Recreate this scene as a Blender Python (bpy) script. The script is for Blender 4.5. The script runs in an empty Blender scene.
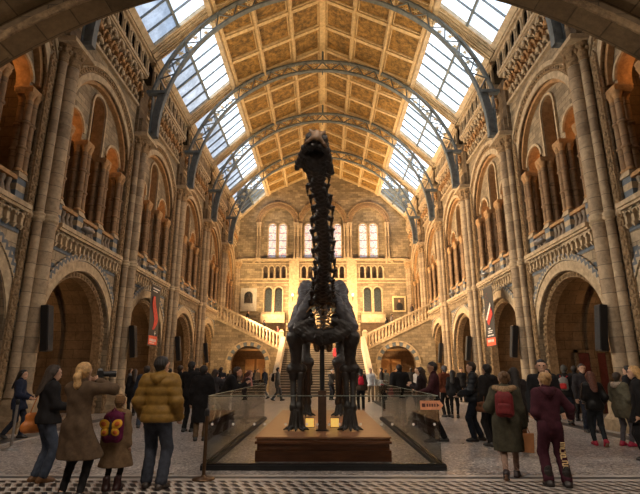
import bpy, bmesh, math, random
import numpy as np
from mathutils import Vector, Matrix
from mathutils.geometry import tessellate_polygon
PI = math.pi
random.seed(7)
SC = bpy.context.scene
COL = SC.collection
R = math.radians

# ------------------------------------------------------------------ camera constants (used to turn a spot on the photograph into a spot on the floor)
FPX, PITCH, CAMH, VPX = 470.0, R(14.78), 1.6, 323.0
def ground(u, v, z=0.0):
    """floor point (X, Y) seen at pixel u, v"""
    ang = math.atan((v - 247.0) / FPX) - PITCH
    Y = (CAMH - z) / math.tan(ang)
    d = Y * math.cos(PITCH) + (z - CAMH) * math.sin(PITCH)
    return ((u - VPX) * d / FPX, Y)

# ------------------------------------------------------------------ materials
def new_mat(name):
    m = bpy.data.materials.new(name); m.use_nodes = True
    nt = m.node_tree; nt.nodes.clear()
    out = nt.nodes.new('ShaderNodeOutputMaterial')
    b = nt.nodes.new('ShaderNodeBsdfPrincipled')
    nt.links.new(b.outputs[0], out.inputs[0])
    return m, nt, b, out
def N(nt, typ, **kw):
    n = nt.nodes.new('ShaderNode' + typ)
    for k, v in kw.items():
        if k.startswith('i_'):
            key = k[2:]
            key = int(key) if key.isdigit() else key.replace('_', ' ')
            n.inputs[key].default_value = v
        else: setattr(n, k, v)
    return n
def L(nt, a, b): nt.links.new(a, b)
def mathn(nt, op, a, b=None, c=None):
    n = nt.nodes.new('ShaderNodeMath'); n.operation = op
    for i, x in enumerate((a, b, c)):
        if x is None: continue
        if isinstance(x, (int, float)): n.inputs[i].default_value = x
        else: nt.links.new(x, n.inputs[i])
    return n.outputs[0]
def mixc(nt, f, a, b, blend='MIX'):
    n = nt.nodes.new('ShaderNodeMix'); n.data_type = 'RGBA'; n.blend_type = blend
    for key, x in ((0, f), (6, a), (7, b)):
        if isinstance(x, (int, float)): n.inputs[key].default_value = x
        elif isinstance(x, (tuple, list)): n.inputs[key].default_value = (*x[:3], 1)
        else: nt.links.new(x, n.inputs[key])
    return n.outputs[2]
def noise(nt, vec, scale, detail=4, rough=.6):
    n = N(nt, 'TexNoise'); n.inputs['Scale'].default_value = scale
    n.inputs['Detail'].default_value = detail; n.inputs['Roughness'].default_value = rough
    if vec is not None: L(nt, vec, n.inputs['Vector'])
    return n.outputs[0]
def ramp(nt, f, stops):
    n = N(nt, 'ValToRGB'); e = n.color_ramp.elements
    while len(e) < len(stops): e.new(.5)
    for x, (p, c) in zip(e, stops):
        x.position = p; x.color = (*c, 1) if len(c) == 3 else c
    L(nt, f, n.inputs[0]); return n.outputs[0]
def bump(nt, b, h, strength=.3, dist=.02):
    n = N(nt, 'Bump'); n.inputs['Strength'].default_value = strength; n.inputs['Distance'].default_value = dist
    L(nt, h, n.inputs['Height']); L(nt, n.outputs[0], b.inputs['Normal'])
MATS = {}
def plain(name, col, rough=.6, metal=0.0, var=.25, scale=8.0, bmp=.15, bdist=.01, emit=None, spec=.5):
    """one colour with soft variation and a little relief"""
    if name in MATS: return MATS[name]
    m, nt, b, out = new_mat(name)
    pos = N(nt, 'TexCoord').outputs['Object']
    nz = noise(nt, pos, scale, 5, .65)
    lo = tuple(c * (1 - var) for c in col); hi = tuple(min(1, c * (1 + var)) for c in col)
    L(nt, ramp(nt, nz, [(.3, lo), (.7, hi)]), b.inputs['Base Color'])
    b.inputs['Roughness'].default_value = rough; b.inputs['Metallic'].default_value = metal
    b.inputs['Specular IOR Level'].default_value = spec
    if bmp: bump(nt, b, noise(nt, pos, scale * 6, 3), bmp, bdist)
    if emit:
        b.inputs['Emission Color'].default_value = (*emit[0], 1); b.inputs['Emission Strength'].default_value = emit[1]
    MATS[name] = m; return m
def wallcoord(nt):
    """(horizontal run, height) on any upright face, from the real position"""
    g = N(nt, 'NewGeometry')
    s = N(nt, 'SeparateXYZ'); L(nt, g.outputs['Position'], s.inputs[0])
    n = N(nt, 'SeparateXYZ'); L(nt, g.outputs['True Normal'], n.inputs[0])
    f = mathn(nt, 'GREATER_THAN', mathn(nt, 'ABSOLUTE', n.outputs[0]), .6)
    mx = N(nt, 'Mix'); mx.data_type = 'FLOAT'
    L(nt, f, mx.inputs[0]); L(nt, s.outputs[0], mx.inputs[2]); L(nt, s.outputs[1], mx.inputs[3])
    fz = mathn(nt, 'GREATER_THAN', mathn(nt, 'ABSOLUTE', n.outputs[2]), .75)
    my = N(nt, 'Mix'); my.data_type = 'FLOAT'
    L(nt, fz, my.inputs[0]); L(nt, s.outputs[2], my.inputs[2]); L(nt, s.outputs[1], my.inputs[3])
    c = N(nt, 'CombineXYZ'); L(nt, mx.outputs[0], c.inputs[0]); L(nt, my.outputs[0], c.inputs[1])
    return c.outputs[0], g.outputs['Position'], s.outputs[2]
def stone(name, c1, c2, mortar=None, bw=.62, rh=.3, stripes=None, rough=.75, dirt=.45):
    """coursed terracotta blocks; stripes = (z0, z1, period, colour) adds blue-grey courses"""
    if name in MATS: return MATS[name]
    m, nt, b, out = new_mat(name)
    uv, pos, z = wallcoord(nt)
    br = N(nt, 'TexBrick'); L(nt, uv, br.inputs['Vector'])
    br.inputs['Scale'].default_value = 1; br.inputs['Brick Width'].default_value = bw; br.inputs['Row Height'].default_value = rh
    br.inputs['Mortar Size'].default_value = .012; br.inputs['Mortar Smooth'].default_value = .3
    br.inputs['Color1'].default_value = (*c1, 1); br.inputs['Color2'].default_value = (*c2, 1)
    mo = mortar or tuple(c * .45 for c in c1)
    br.inputs['Mortar'].default_value = (*mo, 1)
    col = br.outputs[0]
    if stripes:
        z0, z1, per, sc = stripes
        ph = mathn(nt, 'FRACT', mathn(nt, 'DIVIDE', mathn(nt, 'SUBTRACT', z, z0), per))
        on = mathn(nt, 'MULTIPLY', mathn(nt, 'LESS_THAN', ph, .42), mathn(nt, 'MULTIPLY', mathn(nt, 'GREATER_THAN', z, z0), mathn(nt, 'LESS_THAN', z, z1)))
        col = mixc(nt, on, col, sc)
    big = noise(nt, pos, .9, 6, .7); fine = noise(nt, pos, 9, 5, .7)
    d = mathn(nt, 'MULTIPLY', ramp(nt, big, [(.3, (1 - dirt,) * 3), (.62, (1.0,) * 3)]), ramp(nt, fine, [(.25, (.6,) * 3), (.7, (1.0,) * 3)]))
    vm = N(nt, 'VectorMath', operation='SCALE'); L(nt, col, vm.inputs[0]); L(nt, d, vm.inputs['Scale'])
    L(nt, vm.outputs[0], b.inputs['Base Color'])
    b.inputs['Roughness'].default_value = rough; b.inputs['Specular IOR Level'].default_value = .25
    h = mathn(nt, 'SUBTRACT', mathn(nt, 'MULTIPLY', fine, .5), mathn(nt, 'MULTIPLY', br.outputs[1], 1.0))
    bump(nt, b, h, .6, .02)
    MATS[name] = m; return m
def drum(name, c1, c2, per=.42, rough=.7):
    """round shaft built of drums: each drum its own tint, thin joints"""
    if name in MATS: return MATS[name]
    m, nt, b, out = new_mat(name)
    g = N(nt, 'NewGeometry'); s = N(nt, 'SeparateXYZ'); L(nt, g.outputs['Position'], s.inputs[0])
    oi = N(nt, 'ObjectInfo')
    q = mathn(nt, 'DIVIDE', s.outputs[2], per)
    k = mathn(nt, 'FLOOR', q); fr = mathn(nt, 'FRACT', q)
    w = N(nt, 'TexWhiteNoise', noise_dimensions='2D')
    cv = N(nt, 'CombineXYZ'); L(nt, k, cv.inputs[0]); L(nt, mathn(nt, 'FLOOR', mathn(nt, 'MULTIPLY', s.outputs[1], .5)), cv.inputs[1]); L(nt, cv.outputs[0], w.inputs['Vector'])
    joint = mathn(nt, 'LESS_THAN', fr, .05)
    col = mixc(nt, w.outputs[0], c1, c2)
    fine = noise(nt, g.outputs['Position'], 7, 6, .7)
    col = mixc(nt, 1.0, col, ramp(nt, fine, [(.25, (.5, .48, .45)), (.7, (1.05, 1.0, .95))]), 'MULTIPLY')
    col = mixc(nt, joint, col, tuple(c * .35 for c in c1))
    L(nt, col, b.inputs['Base Color']); b.inputs['Roughness'].default_value = rough; b.inputs['Specular IOR Level'].default_value = .3
    bump(nt, b, mathn(nt, 'SUBTRACT', mathn(nt, 'MULTIPLY', fine, .4), joint), .5, .015)
    MATS[name] = m; return m

# ------------------------------------------------------------------ mesh builder
class MB:
    def __init__(s): s.v = []; s.f = []; s.m = []; s.sm = []
    def add(s, vs, fs, mi=0, smooth=False):
        o = len(s.v); s.v.extend([tuple(v) for v in vs])
        for f in fs: s.f.append(tuple(i + o for i in f)); s.m.append(mi); s.sm.append(smooth)
    def box(s, x0, x1, y0, y1, z0, z1, mi=0):
        vs = [(x, y, z) for z in (z0, z1) for y in (y0, y1) for x in (x0, x1)]
        s.add(vs, [(0, 2, 3, 1), (4, 5, 7, 6), (0, 1, 5, 4), (2, 6, 7, 3), (0, 4, 6, 2), (1, 3, 7, 5)], mi)
    def taper(s, c, z0, z1, w0, d0, w1, d1, mi=0):
        """block of size w0 x d0 at z0 widening to w1 x d1 at z1 around (x, y) = c"""
        vs = [(c[0] + sx * w / 2, c[1] + sy * d / 2, z) for z, w, d in ((z0, w0, d0), (z1, w1, d1)) for sx, sy in ((-1, -1), (1, -1), (1, 1), (-1, 1))]
        s.add(vs, [(3, 2, 1, 0), (4, 5, 6, 7), (0, 1, 5, 4), (1, 2, 6, 5), (2, 3, 7, 6), (3, 0, 4, 7)], mi)
    def cyl(s, p0, p1, r0, r1=None, n=12, mi=0, caps=True, smooth=True):
        r1 = r0 if r1 is None else r1
        p0 = Vector(p0); p1 = Vector(p1); d = (p1 - p0).normalized()
        a = d.orthogonal().normalized(); b = d.cross(a)
        vs = []
        for p, r in ((p0, r0), (p1, r1)):
            for i in range(n):
                t = 2 * PI * i / n; vs.append(p + a * (r * math.cos(t)) + b * (r * math.sin(t)))
        s.add(vs, [(i, (i + 1) % n, n + (i + 1) % n, n + i) for i in range(n)], mi, smooth)
        if caps: s.add(vs[:n], [tuple(range(n - 1, -1, -1))], mi); s.add(vs[n:], [tuple(range(n))], mi)
    def lathe(s, prof, c=(0, 0), n=14, mi=0, smooth=True, sx=1.0, sy=1.0):
        """prof = [(r, z)...] turned around the vertical through c"""
        vs = []
        for r, z in prof:
            for i in range(n):
                t = 2 * PI * i / n; vs.append((c[0] + sx * r * math.cos(t), c[1] + sy * r * math.sin(t), z))
        fs = []
        for k in range(len(prof) - 1):
            for i in range(n):
                j = (i + 1) % n; fs.append((k * n + i, k * n + j, (k + 1) * n + j, (k + 1) * n + i))
        s.add(vs, fs, mi, smooth)
        s.add(vs[:n], [tuple(range(n - 1, -1, -1))], mi); s.add(vs[-n:], [tuple(range(n))], mi)
    def tube(s, pts, r, n=8, mi=0, caps=True, closed=False, flat=None):
        """round bar along pts; r a number or one per point; flat = (direction, factor) squashes it"""
        pts = [Vector(p) for p in pts]; K = len(pts)
        rs = r if isinstance(r, (list, tuple)) else [r] * K
        vs = []; ref = None
        for k in range(K):
            if closed: d = pts[(k + 1) % K] - pts[k - 1]
            else: d = pts[min(k + 1, K - 1)] - pts[max(k - 1, 0)]
            d.normalize()
            if ref is None: ref = d.orthogonal().normalized()
            a = (ref - d * ref.dot(d))
            a = a.normalized() if a.length > 1e-5 else d.orthogonal().normalized()
            ref = a; b = d.cross(a)
            for i in range(n):
                t = 2 * PI * i / n; o = a * (rs[k] * math.cos(t)) + b * (rs[k] * math.sin(t))
                if flat: o = o - flat[0] * (o.dot(flat[0]) * (1 - flat[1]))
                vs.append(pts[k] + o)
        fs = []
        for k in range(K if closed else K - 1):
            q = (k + 1) % K
            for i in range(n):
                j = (i + 1) % n; fs.append((k * n + i, k * n + j, q * n + j, q * n + i))
        s.add(vs, fs, mi, True)
        if caps and not closed: s.add(vs[:n], [tuple(range(n - 1, -1, -1))], mi); s.add(vs[-n:], [tuple(range(n))], mi)
    def sphere(s, c, r, n=10, mi=0, sc=(1, 1, 1)):
        m = n // 2; vs = []
        for k in range(1, m):
            ph = PI * k / m
            for i in range(n):
                t = 2 * PI * i / n
                vs.append((c[0] + sc[0] * r * math.sin(ph) * math.cos(t), c[1] + sc[1] * r * math.sin(ph) * math.sin(t), c[2] + sc[2] * r * math.cos(ph)))
        vs.append((c[0], c[1], c[2] + sc[2] * r)); vs.append((c[0], c[1], c[2] - sc[2] * r))
        fs = []
        for k in range(m - 2):
            for i in range(n):
                j = (i + 1) % n; fs.append((k * n + j, k * n + i, (k + 1) * n + i, (k + 1) * n + j))
        T = len(vs) - 2
        for i in range(n):
            j = (i + 1) % n; fs.append((i, j, T)); fs.append(((m - 2) * n + j, (m - 2) * n + i, T + 1))
        s.add(vs, fs, mi, True)
    def plate(s, loops, f0, f1, mi=0, mside=None):
        """flat outline (first loop, later loops are holes) given as (a, b) pairs, between the two maps f0 and f1 to 3-D"""
        tris = tessellate_polygon([[Vector((a, b, 0)) for a, b in lp] for lp in loops])
        flat = [p for lp in loops for p in lp]
        v0 = [f0(*p) for p in flat]; v1 = [f1(*p) for p in flat]
        s.add(v0, [tuple(t) for t in tris], mi); s.add(v1, [tuple(reversed(t)) for t in tris], mi)
        o = 0
        for lp in loops:
            n = len(lp); a = v0[o:o + n]; b = v1[o:o + n]; o += n
            s.add(a + b, [(i, (i + 1) % n, n + (i + 1) % n, n + i) for i in range(n)], mi if mside is None else mside)
    def ring(s, c, r0, r1, w0, w1, a0=0, a1=PI, n=24, mi=0, smooth=False):
        """arched band in the (y, z) plane around c, radii r0..r1, between x = w0 and x = w1"""
        vs = []
        for i in range(n + 1):
            t = a0 + (a1 - a0) * i / n
            for r, w in ((r0, w0), (r1, w0), (r1, w1), (r0, w1)): vs.append((w, c[0] + r * math.cos(t), c[1] + r * math.sin(t)))
        fs = []
        for i in range(n):
            for k in range(4):
                q = (k + 1) % 4; fs.append((i * 4 + k, i * 4 + q, i * 4 + 4 + q, i * 4 + 4 + k))
        fs += [(0, 3, 2, 1), (n * 4, n * 4 + 1, n * 4 + 2, n * 4 + 3)]
        s.add(vs, fs, mi, smooth)
    def xf(s, M):
        s.v = [tuple(M @ Vector(v)) for v in s.v]; return s
    def build(s, name, mats, parent=None, fix=True):
        me = bpy.data.meshes.new(name)
        me.from_pydata(s.v, [], s.f)
        mats = mats if isinstance(mats, (list, tuple)) else [mats]
        for m in mats: me.materials.append(m)
        me.polygons.foreach_set('material_index', s.m); me.polygons.foreach_set('use_smooth', s.sm)
        if fix:
            bm = bmesh.new(); bm.from_mesh(me); bmesh.ops.recalc_face_normals(bm, faces=bm.faces); bm.to_mesh(me); bm.free()
        me.update()
        o = bpy.data.objects.new(name, me); COL.objects.link(o)
        if parent is not None: o.parent = parent
        return o
def tag(o, label=None, cat=None, group=None, kind=None):
    if label: o['label'] = label
    if cat: o['category'] = cat
    if group: o['group'] = group
    if kind: o['kind'] = kind
    return o
def thing(name, label, cat, loc=(0, 0, 0), rz=0.0, group=None):
    o = bpy.data.objects.new(name, None); COL.objects.link(o); o.empty_display_size = .2
    o.location = loc; o.rotation_euler = (0, 0, rz)
    return tag(o, label, cat, group)
def kids(o): return [c for c in ALLKIDS.get(o.name, [])]
def dup(o, loc=None, rz=None, label=None, parent=None):
    c = o.copy(); COL.objects.link(c)
    if parent is not None: c.parent = parent
    if loc is not None: c.location = loc
    if rz is not None: c.rotation_euler = (0, 0, rz)
    if label: c['label'] = label
    for ch in list(o.children): dup(ch, parent=c)
    return c
def struct(o): o['kind'] = 'structure'; return o
def arcpts(c, r, a0, a1, n): return [(c[0] + r * math.cos(a0 + (a1 - a0) * i / n), c[1] + r * math.sin(a0 + (a1 - a0) * i / n)) for i in range(n + 1)]
# ------------------------------------------------------------------ materials of the hall
BUFF1, BUFF2, BLUEG = (.50, .385, .25), (.27, .205, .135), (.13, .155, .185)
M_stone = stone('buff_stone', BUFF1, BUFF2, bw=.52, rh=.22)
M_span = stone('striped_stone', (.54, .42, .28), (.40, .305, .20), stripes=(3.2, 5.62, .74, BLUEG))
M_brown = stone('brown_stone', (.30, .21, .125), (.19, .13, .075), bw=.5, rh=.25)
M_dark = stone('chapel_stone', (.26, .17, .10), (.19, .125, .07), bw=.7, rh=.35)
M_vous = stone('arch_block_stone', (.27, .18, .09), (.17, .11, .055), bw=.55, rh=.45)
M_shaft = drum('pier_drums', (.50, .39, .265), (.31, .235, .16))
M_slim = drum('slim_shaft_terracotta', (.36, .235, .135), (.26, .165, .095), per=.55)
M_trim = plain('dressed_stone', (.44, .335, .215), .7, var=.35, scale=5, bmp=.5, bdist=.02, spec=.25)
M_carve = plain('carved_terracotta', (.33, .22, .12), .75, var=.5, scale=9, bmp=1.0, bdist=.05, spec=.25)
M_orange = plain('ochre_terracotta', (.40, .23, .105), .7, var=.35, scale=6, bmp=.6, bdist=.03, spec=.25)
M_blue = plain('blue_grey_terracotta', BLUEG, .65, var=.3, scale=5, bmp=.4, bdist=.02, spec=.3)
M_iron = plain('painted_iron', (.12, .145, .16), .45, .0, var=.35, scale=5, bmp=.15)
M_gold = plain('gilded_iron', (.72, .58, .33), .45, .15, var=.3, scale=10)
M_timber = plain('pale_roof_timber', (.50, .40, .27), .6, var=.3, scale=4, bmp=.2)
M_rib = plain('ceiling_rib_timber', (.58, .43, .24), .6, var=.3, scale=5, bmp=.3)
M_shade = stone('shade_dark_stone', (.055, .038, .022), (.04, .028, .016))  # near-black colour stands in for shade behind the parapet openings
M_baluster = plain('baluster_terracotta', (.20, .15, .105), .6, var=.4, scale=6, bmp=.4)
M_black = plain('black_metal', (.012, .012, .013), .45, var=.2)
M_bronze = plain('bronze_metal', (.13, .075, .04), .38, .7, var=.3)
M_steel = plain('grey_steel', (.30, .29, .28), .35, .6, var=.2)

def zigzag_mat():
    # archway hood: pale and blue-grey lozenges along the arc
    m, nt, b, out = new_mat('lozenge_terracotta')
    tc = N(nt, 'TexCoord'); s = N(nt, 'SeparateXYZ'); L(nt, tc.outputs['Object'], s.inputs[0])
    dz = mathn(nt, 'SUBTRACT', s.outputs[2], 2.7)
    ang = mathn(nt, 'ARCTAN2', dz, s.outputs[1])
    rad = mathn(nt, 'SQRT', mathn(nt, 'ADD', mathn(nt, 'POWER', s.outputs[1], 2), mathn(nt, 'POWER', dz, 2)))
    below = mathn(nt, 'LESS_THAN', dz, 0)
    run = N(nt, 'Mix'); run.data_type = 'FLOAT'; L(nt, below, run.inputs[0]); L(nt, mathn(nt, 'MULTIPLY', ang, 2.8), run.inputs[2]); L(nt, s.outputs[2], run.inputs[3])
    across = N(nt, 'Mix'); across.data_type = 'FLOAT'; L(nt, below, across.inputs[0]); L(nt, rad, across.inputs[2]); L(nt, mathn(nt, 'ABSOLUTE', s.outputs[1]), across.inputs[3])
    t = mathn(nt, 'FRACT', mathn(nt, 'MULTIPLY', run.outputs[0], 4.2))
    zz = mathn(nt, 'ABSOLUTE', mathn(nt, 'SUBTRACT', t, .5))
    a = mathn(nt, 'FRACT', mathn(nt, 'ADD', mathn(nt, 'MULTIPLY', across.outputs[0], 3.4), zz))
    col = mixc(nt, mathn(nt, 'LESS_THAN', a, .5), (.50, .40, .27), (.13, .145, .165))
    col = mixc(nt, 1.0, col, ramp(nt, noise(nt, tc.outputs['Object'], 8), [(.3, (.65,) * 3), (.7, (1,) * 3)]), 'MULTIPLY')
    L(nt, col, b.inputs['Base Color']); b.inputs['Roughness'].default_value = .7
    return m
M_zig = zigzag_mat()

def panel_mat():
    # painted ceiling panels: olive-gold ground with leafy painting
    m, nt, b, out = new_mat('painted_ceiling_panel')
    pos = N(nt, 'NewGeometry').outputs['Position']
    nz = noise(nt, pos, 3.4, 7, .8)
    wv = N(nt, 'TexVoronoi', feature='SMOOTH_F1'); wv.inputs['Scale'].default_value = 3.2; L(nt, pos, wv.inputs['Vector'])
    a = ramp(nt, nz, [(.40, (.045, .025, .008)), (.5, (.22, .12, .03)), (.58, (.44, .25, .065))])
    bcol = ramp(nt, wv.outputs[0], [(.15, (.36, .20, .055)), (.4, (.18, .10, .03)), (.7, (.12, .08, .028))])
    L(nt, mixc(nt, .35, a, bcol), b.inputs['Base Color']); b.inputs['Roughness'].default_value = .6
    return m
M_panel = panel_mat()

def floor_mat():
    m, nt, b, out = new_mat('terrazzo_mosaic_floor')
    pos = N(nt, 'NewGeometry').outputs['Position']
    v = N(nt, 'TexVoronoi'); v.inputs['Scale'].default_value = 34; L(nt, pos, v.inputs['Vector'])
    sep = N(nt, 'SeparateColor'); L(nt, v.outputs['Color'], sep.inputs[0])
    chips = ramp(nt, sep.outputs[0], [(0, (.08, .075, .075)), (.3, (.27, .25, .245)), (.7, (.48, .45, .435)), (.95, (.80, .76, .72))])
    big = ramp(nt, noise(nt, pos, .5, 5, .6), [(.3, (.72, .70, .68)), (.7, (1.08, 1.03, 1.0))])
    L(nt, mixc(nt, 1.0, chips, big, 'MULTIPLY'), b.inputs['Base Color'])
    L(nt, mathn(nt, 'ADD', mathn(nt, 'MULTIPLY', noise(nt, pos, 3, 4), .22), .20), b.inputs['Roughness'])
    bump(nt, b, v.outputs[0], .15, .004)
    return m
M_floor = floor_mat()

def wave_mat():
    # mosaic border: interlocking dark and pale shapes in two rows
    m, nt, b, out = new_mat('mosaic_border')
    pos = N(nt, 'NewGeometry').outputs['Position']
    s = N(nt, 'SeparateXYZ'); L(nt, pos, s.inputs[0])
    row = mathn(nt, 'DIVIDE', mathn(nt, 'SUBTRACT', s.outputs[1], 6.0), .26)
    k = mathn(nt, 'FLOOR', row); fr = mathn(nt, 'FRACT', row)
    zig = mathn(nt, 'ABSOLUTE', mathn(nt, 'SUBTRACT', fr, .5))
    x = mathn(nt, 'ADD', mathn(nt, 'DIVIDE', s.outputs[0], .165), mathn(nt, 'MULTIPLY', k, .5))
    t = mathn(nt, 'FRACT', mathn(nt, 'ADD', x, mathn(nt, 'MULTIPLY', fr, .85)))
    dark = mathn(nt, 'MULTIPLY', mathn(nt, 'LESS_THAN', t, .52), mathn(nt, 'LESS_THAN', zig, .42))
    grey = mathn(nt, 'MULTIPLY', mathn(nt, 'GREATER_THAN', t, .78), mathn(nt, 'LESS_THAN', zig, .3))
    v = N(nt, 'TexVoronoi'); v.inputs['Scale'].default_value = 60; L(nt, pos, v.inputs['Vector'])
    sep = N(nt, 'SeparateColor'); L(nt, v.outputs['Color'], sep.inputs[0])
    col = mixc(nt, dark, (.58, .53, .48), (.025, .02, .019))
    col = mixc(nt, grey, col, (.36, .27, .22))
    col = mixc(nt, 1.0, col, ramp(nt, sep.outputs[0], [(0, (.6,) * 3), (1, (1.1,) * 3)]), 'MULTIPLY')
    L(nt, col, b.inputs['Base Color']); b.inputs['Roughness'].default_value = .38
    return m
M_wave = wave_mat()
M_marble = plain('pale_marble_strip', (.50, .46, .42), .35, var=.2, scale=6, bmp=.05)
M_slate = plain('dark_slate_strip', (.085, .08, .08), .35, var=.3, scale=6, bmp=.05)

def glass_mat(name, tint=(1, 1, 1), refl=.10, rough=.02):
    m = bpy.data.materials.new(name); m.use_nodes = True; nt = m.node_tree; nt.nodes.clear()
    out = N(nt, 'OutputMaterial'); mix = N(nt, 'MixShader'); t = N(nt, 'BsdfTransparent'); g = N(nt, 'BsdfGlossy')
    t.inputs[0].default_value = (*tint, 1); g.inputs['Roughness'].default_value = rough
    fr = N(nt, 'Fresnel'); fr.inputs[0].default_value = 1.45
    L(nt, mathn(nt, 'ADD', mathn(nt, 'MULTIPLY', fr.outputs[0], .8), refl * .2), mix.inputs[0])
    L(nt, t.outputs[0], mix.inputs[1]); L(nt, g.outputs[0], mix.inputs[2]); L(nt, mix.outputs[0], out.inputs[0])
    return m
M_glass = glass_mat('clear_glass', (.96, .98, .975), -.1)
def pane_mat(name, tint):
    m = bpy.data.materials.new(name); m.use_nodes = True; nt = m.node_tree; nt.nodes.clear()
    out = N(nt, 'OutputMaterial'); t = N(nt, 'BsdfTransparent')
    pos = N(nt, 'NewGeometry').outputs['Position']
    L(nt, ramp(nt, noise(nt, pos, 1.1, 5, .65), [(.3, tuple(c * .72 for c in tint)), (.65, tint)]), t.inputs[0]); L(nt, t.outputs[0], out.inputs[0]); return m
M_skyglass = pane_mat('skylight_glass', (.90, .94, .97))
M_greyglass = pane_mat('grey_skylight_glass', (.50, .52, .55))
def stained_mat():
    # leaded church glass lit from behind by the day outside
    m, nt, b, out = new_mat('stained_glass')
    tc = N(nt, 'NewGeometry'); s = N(nt, 'SeparateXYZ'); L(nt, tc.outputs['Position'], s.inputs[0])
    v = N(nt, 'TexVoronoi'); v.inputs['Scale'].default_value = 9; L(nt, tc.outputs['Position'], v.inputs['Vector'])
    sep = N(nt, 'SeparateColor'); L(nt, v.outputs['Color'], sep.inputs[0])
    col = ramp(nt, sep.outputs[0], [(0, (.62, .70, .95)), (.35, (.80, .84, .98)), (.6, (.95, .90, .92)), (.8, (.85, .45, .42)), (1, (.55, .62, .9))])
    e = N(nt, 'TexVoronoi', feature='DISTANCE_TO_EDGE'); e.inputs['Scale'].default_value = 9; L(nt, tc.outputs['Position'], e.inputs['Vector'])
    lead = mathn(nt, 'MAXIMUM', mathn(nt, 'LESS_THAN', e.outputs[0], .03), mathn(nt, 'LESS_THAN', mathn(nt, 'FRACT', mathn(nt, 'DIVIDE', s.outputs[2], .8)), .07))
    col = mixc(nt, lead, col, (.03, .03, .04))
    L(nt, col, b.inputs['Base Color']); L(nt, col, b.inputs['Emission Color']); b.inputs['Emission Strength'].default_value = .42
    b.inputs['Roughness'].default_value = .3
    return m
M_stain = stained_mat()
# ------------------------------------------------------------------ the hall: six bays of 6.4 m, walls at x = -8.75 and 8.75
BAY, HW, Y0, YB = 6.4, 8.75, 7.3, 45.7
CY = [Y0 + BAY * (i + .5) for i in range(6)]          # bay centres
PY = [Y0 + BAY * i for i in range(7)]                 # pier lines
SIDES = ((-1, 'left'), (1, 'right'))
ORD = ['first', 'second', 'third', 'fourth', 'fifth', 'sixth', 'seventh']
def place(sd, y): return ((sd * HW, y, 0), 0.0 if sd < 0 else PI)

# wall_left / wall_right: one long wall each with its openings, in (w, u, z): w towards the nave
def side_wall():
    b = MB()
    for i in range(6):
        y = CY[i] - (Y0 + YB) / 2
        F = lambda w: (lambda a, z: (w, y + a, z))
        # ground storey with its round archway
        o = [(-3.2, 0), (-2.4, 0)] + [(-p[0], p[1]) for p in arcpts((0, 2.7), 2.4, 0, PI, 28)] + [(2.4, 0), (3.2, 0), (3.2, 6.2), (-3.2, 6.2)]
        b.plate([o], F(0), F(-.55), 1, 0)
        # side chapel behind: barrel vault and end wall
        p = [(-2.6, 0)] + [(-q[0], q[1]) for q in arcpts((0, 2.7), 2.6, 0, PI, 24)] + [(2.6, 0)]
        vs = [(-.55, y + a, z) for a, z in p] + [(-5.2, y + a, z) for a, z in p]; n = len(p)
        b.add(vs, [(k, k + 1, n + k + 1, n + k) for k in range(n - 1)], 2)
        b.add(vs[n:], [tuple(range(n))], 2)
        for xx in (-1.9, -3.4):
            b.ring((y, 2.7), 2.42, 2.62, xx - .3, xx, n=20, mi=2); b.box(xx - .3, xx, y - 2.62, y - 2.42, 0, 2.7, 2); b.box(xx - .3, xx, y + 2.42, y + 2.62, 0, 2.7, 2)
        # gallery storey with its great round arch
        o = [(-3.2, 6.2), (-2.5, 6.2)] + [(-q[0], q[1]) for q in arcpts((0, 10.2), 2.5, 0, PI, 28)] + [(2.5, 6.2), (3.2, 6.2), (3.2, 13.75), (-3.2, 13.75)]
        b.plate([o], F(0), F(-.45), 0)
        # screen of three lights inside the great arch
        o = [(-2.55, 9.95), (-2.2, 9.95)] + [(-1.58 - q[0], q[1]) for q in arcpts((0, 10.25), .62, 0, PI, 12)] + [(-.96, 9.95), (-.52, 9.95)] \
            + [(-q[0], q[1]) for q in arcpts((0, 11.8), .52, 0, PI, 12)] + [(.52, 9.95), (.96, 9.95)] \
            + [(1.58 - q[0], q[1]) for q in arcpts((0, 10.25), .62, 0, PI, 12)] + [(2.2, 9.95), (2.55, 9.95)] + arcpts((0, 10.2), 2.55, 0, PI, 24)
        b.plate([o], F(-.3), F(-.75), 0, 3)
        # clerestory wall
        b.box(-.5, 0, y - 3.2, y + 3.2, 13.75, 15.3, 4)  # dark stone here paints the shade in the gaps of the frieze
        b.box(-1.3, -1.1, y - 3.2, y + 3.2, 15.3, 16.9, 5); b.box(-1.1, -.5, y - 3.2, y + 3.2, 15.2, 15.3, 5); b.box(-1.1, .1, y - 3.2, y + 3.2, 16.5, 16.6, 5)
        # gallery floor, vault and rear wall
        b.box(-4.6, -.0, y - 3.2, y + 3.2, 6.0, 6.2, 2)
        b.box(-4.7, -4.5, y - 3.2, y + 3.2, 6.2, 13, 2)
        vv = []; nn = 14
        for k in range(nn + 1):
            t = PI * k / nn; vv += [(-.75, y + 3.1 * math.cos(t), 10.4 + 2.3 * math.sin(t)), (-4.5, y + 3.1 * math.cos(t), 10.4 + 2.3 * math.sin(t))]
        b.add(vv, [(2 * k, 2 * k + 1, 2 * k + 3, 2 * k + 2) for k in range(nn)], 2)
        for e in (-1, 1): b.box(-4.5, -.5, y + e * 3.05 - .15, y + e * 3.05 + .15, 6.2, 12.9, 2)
    return b
M_walls = [M_stone, M_span, M_dark, M_orange, M_dark, M_shade]
wl = struct(side_wall().build('wall_left', M_walls)); wl.location = (-HW, (Y0 + YB) / 2, 0)
wr = struct(wl.copy()); COL.objects.link(wr); wr.name = 'wall_right'; wr.location = (HW, (Y0 + YB) / 2, 0); wr.rotation_euler = (0, 0, PI)

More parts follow.
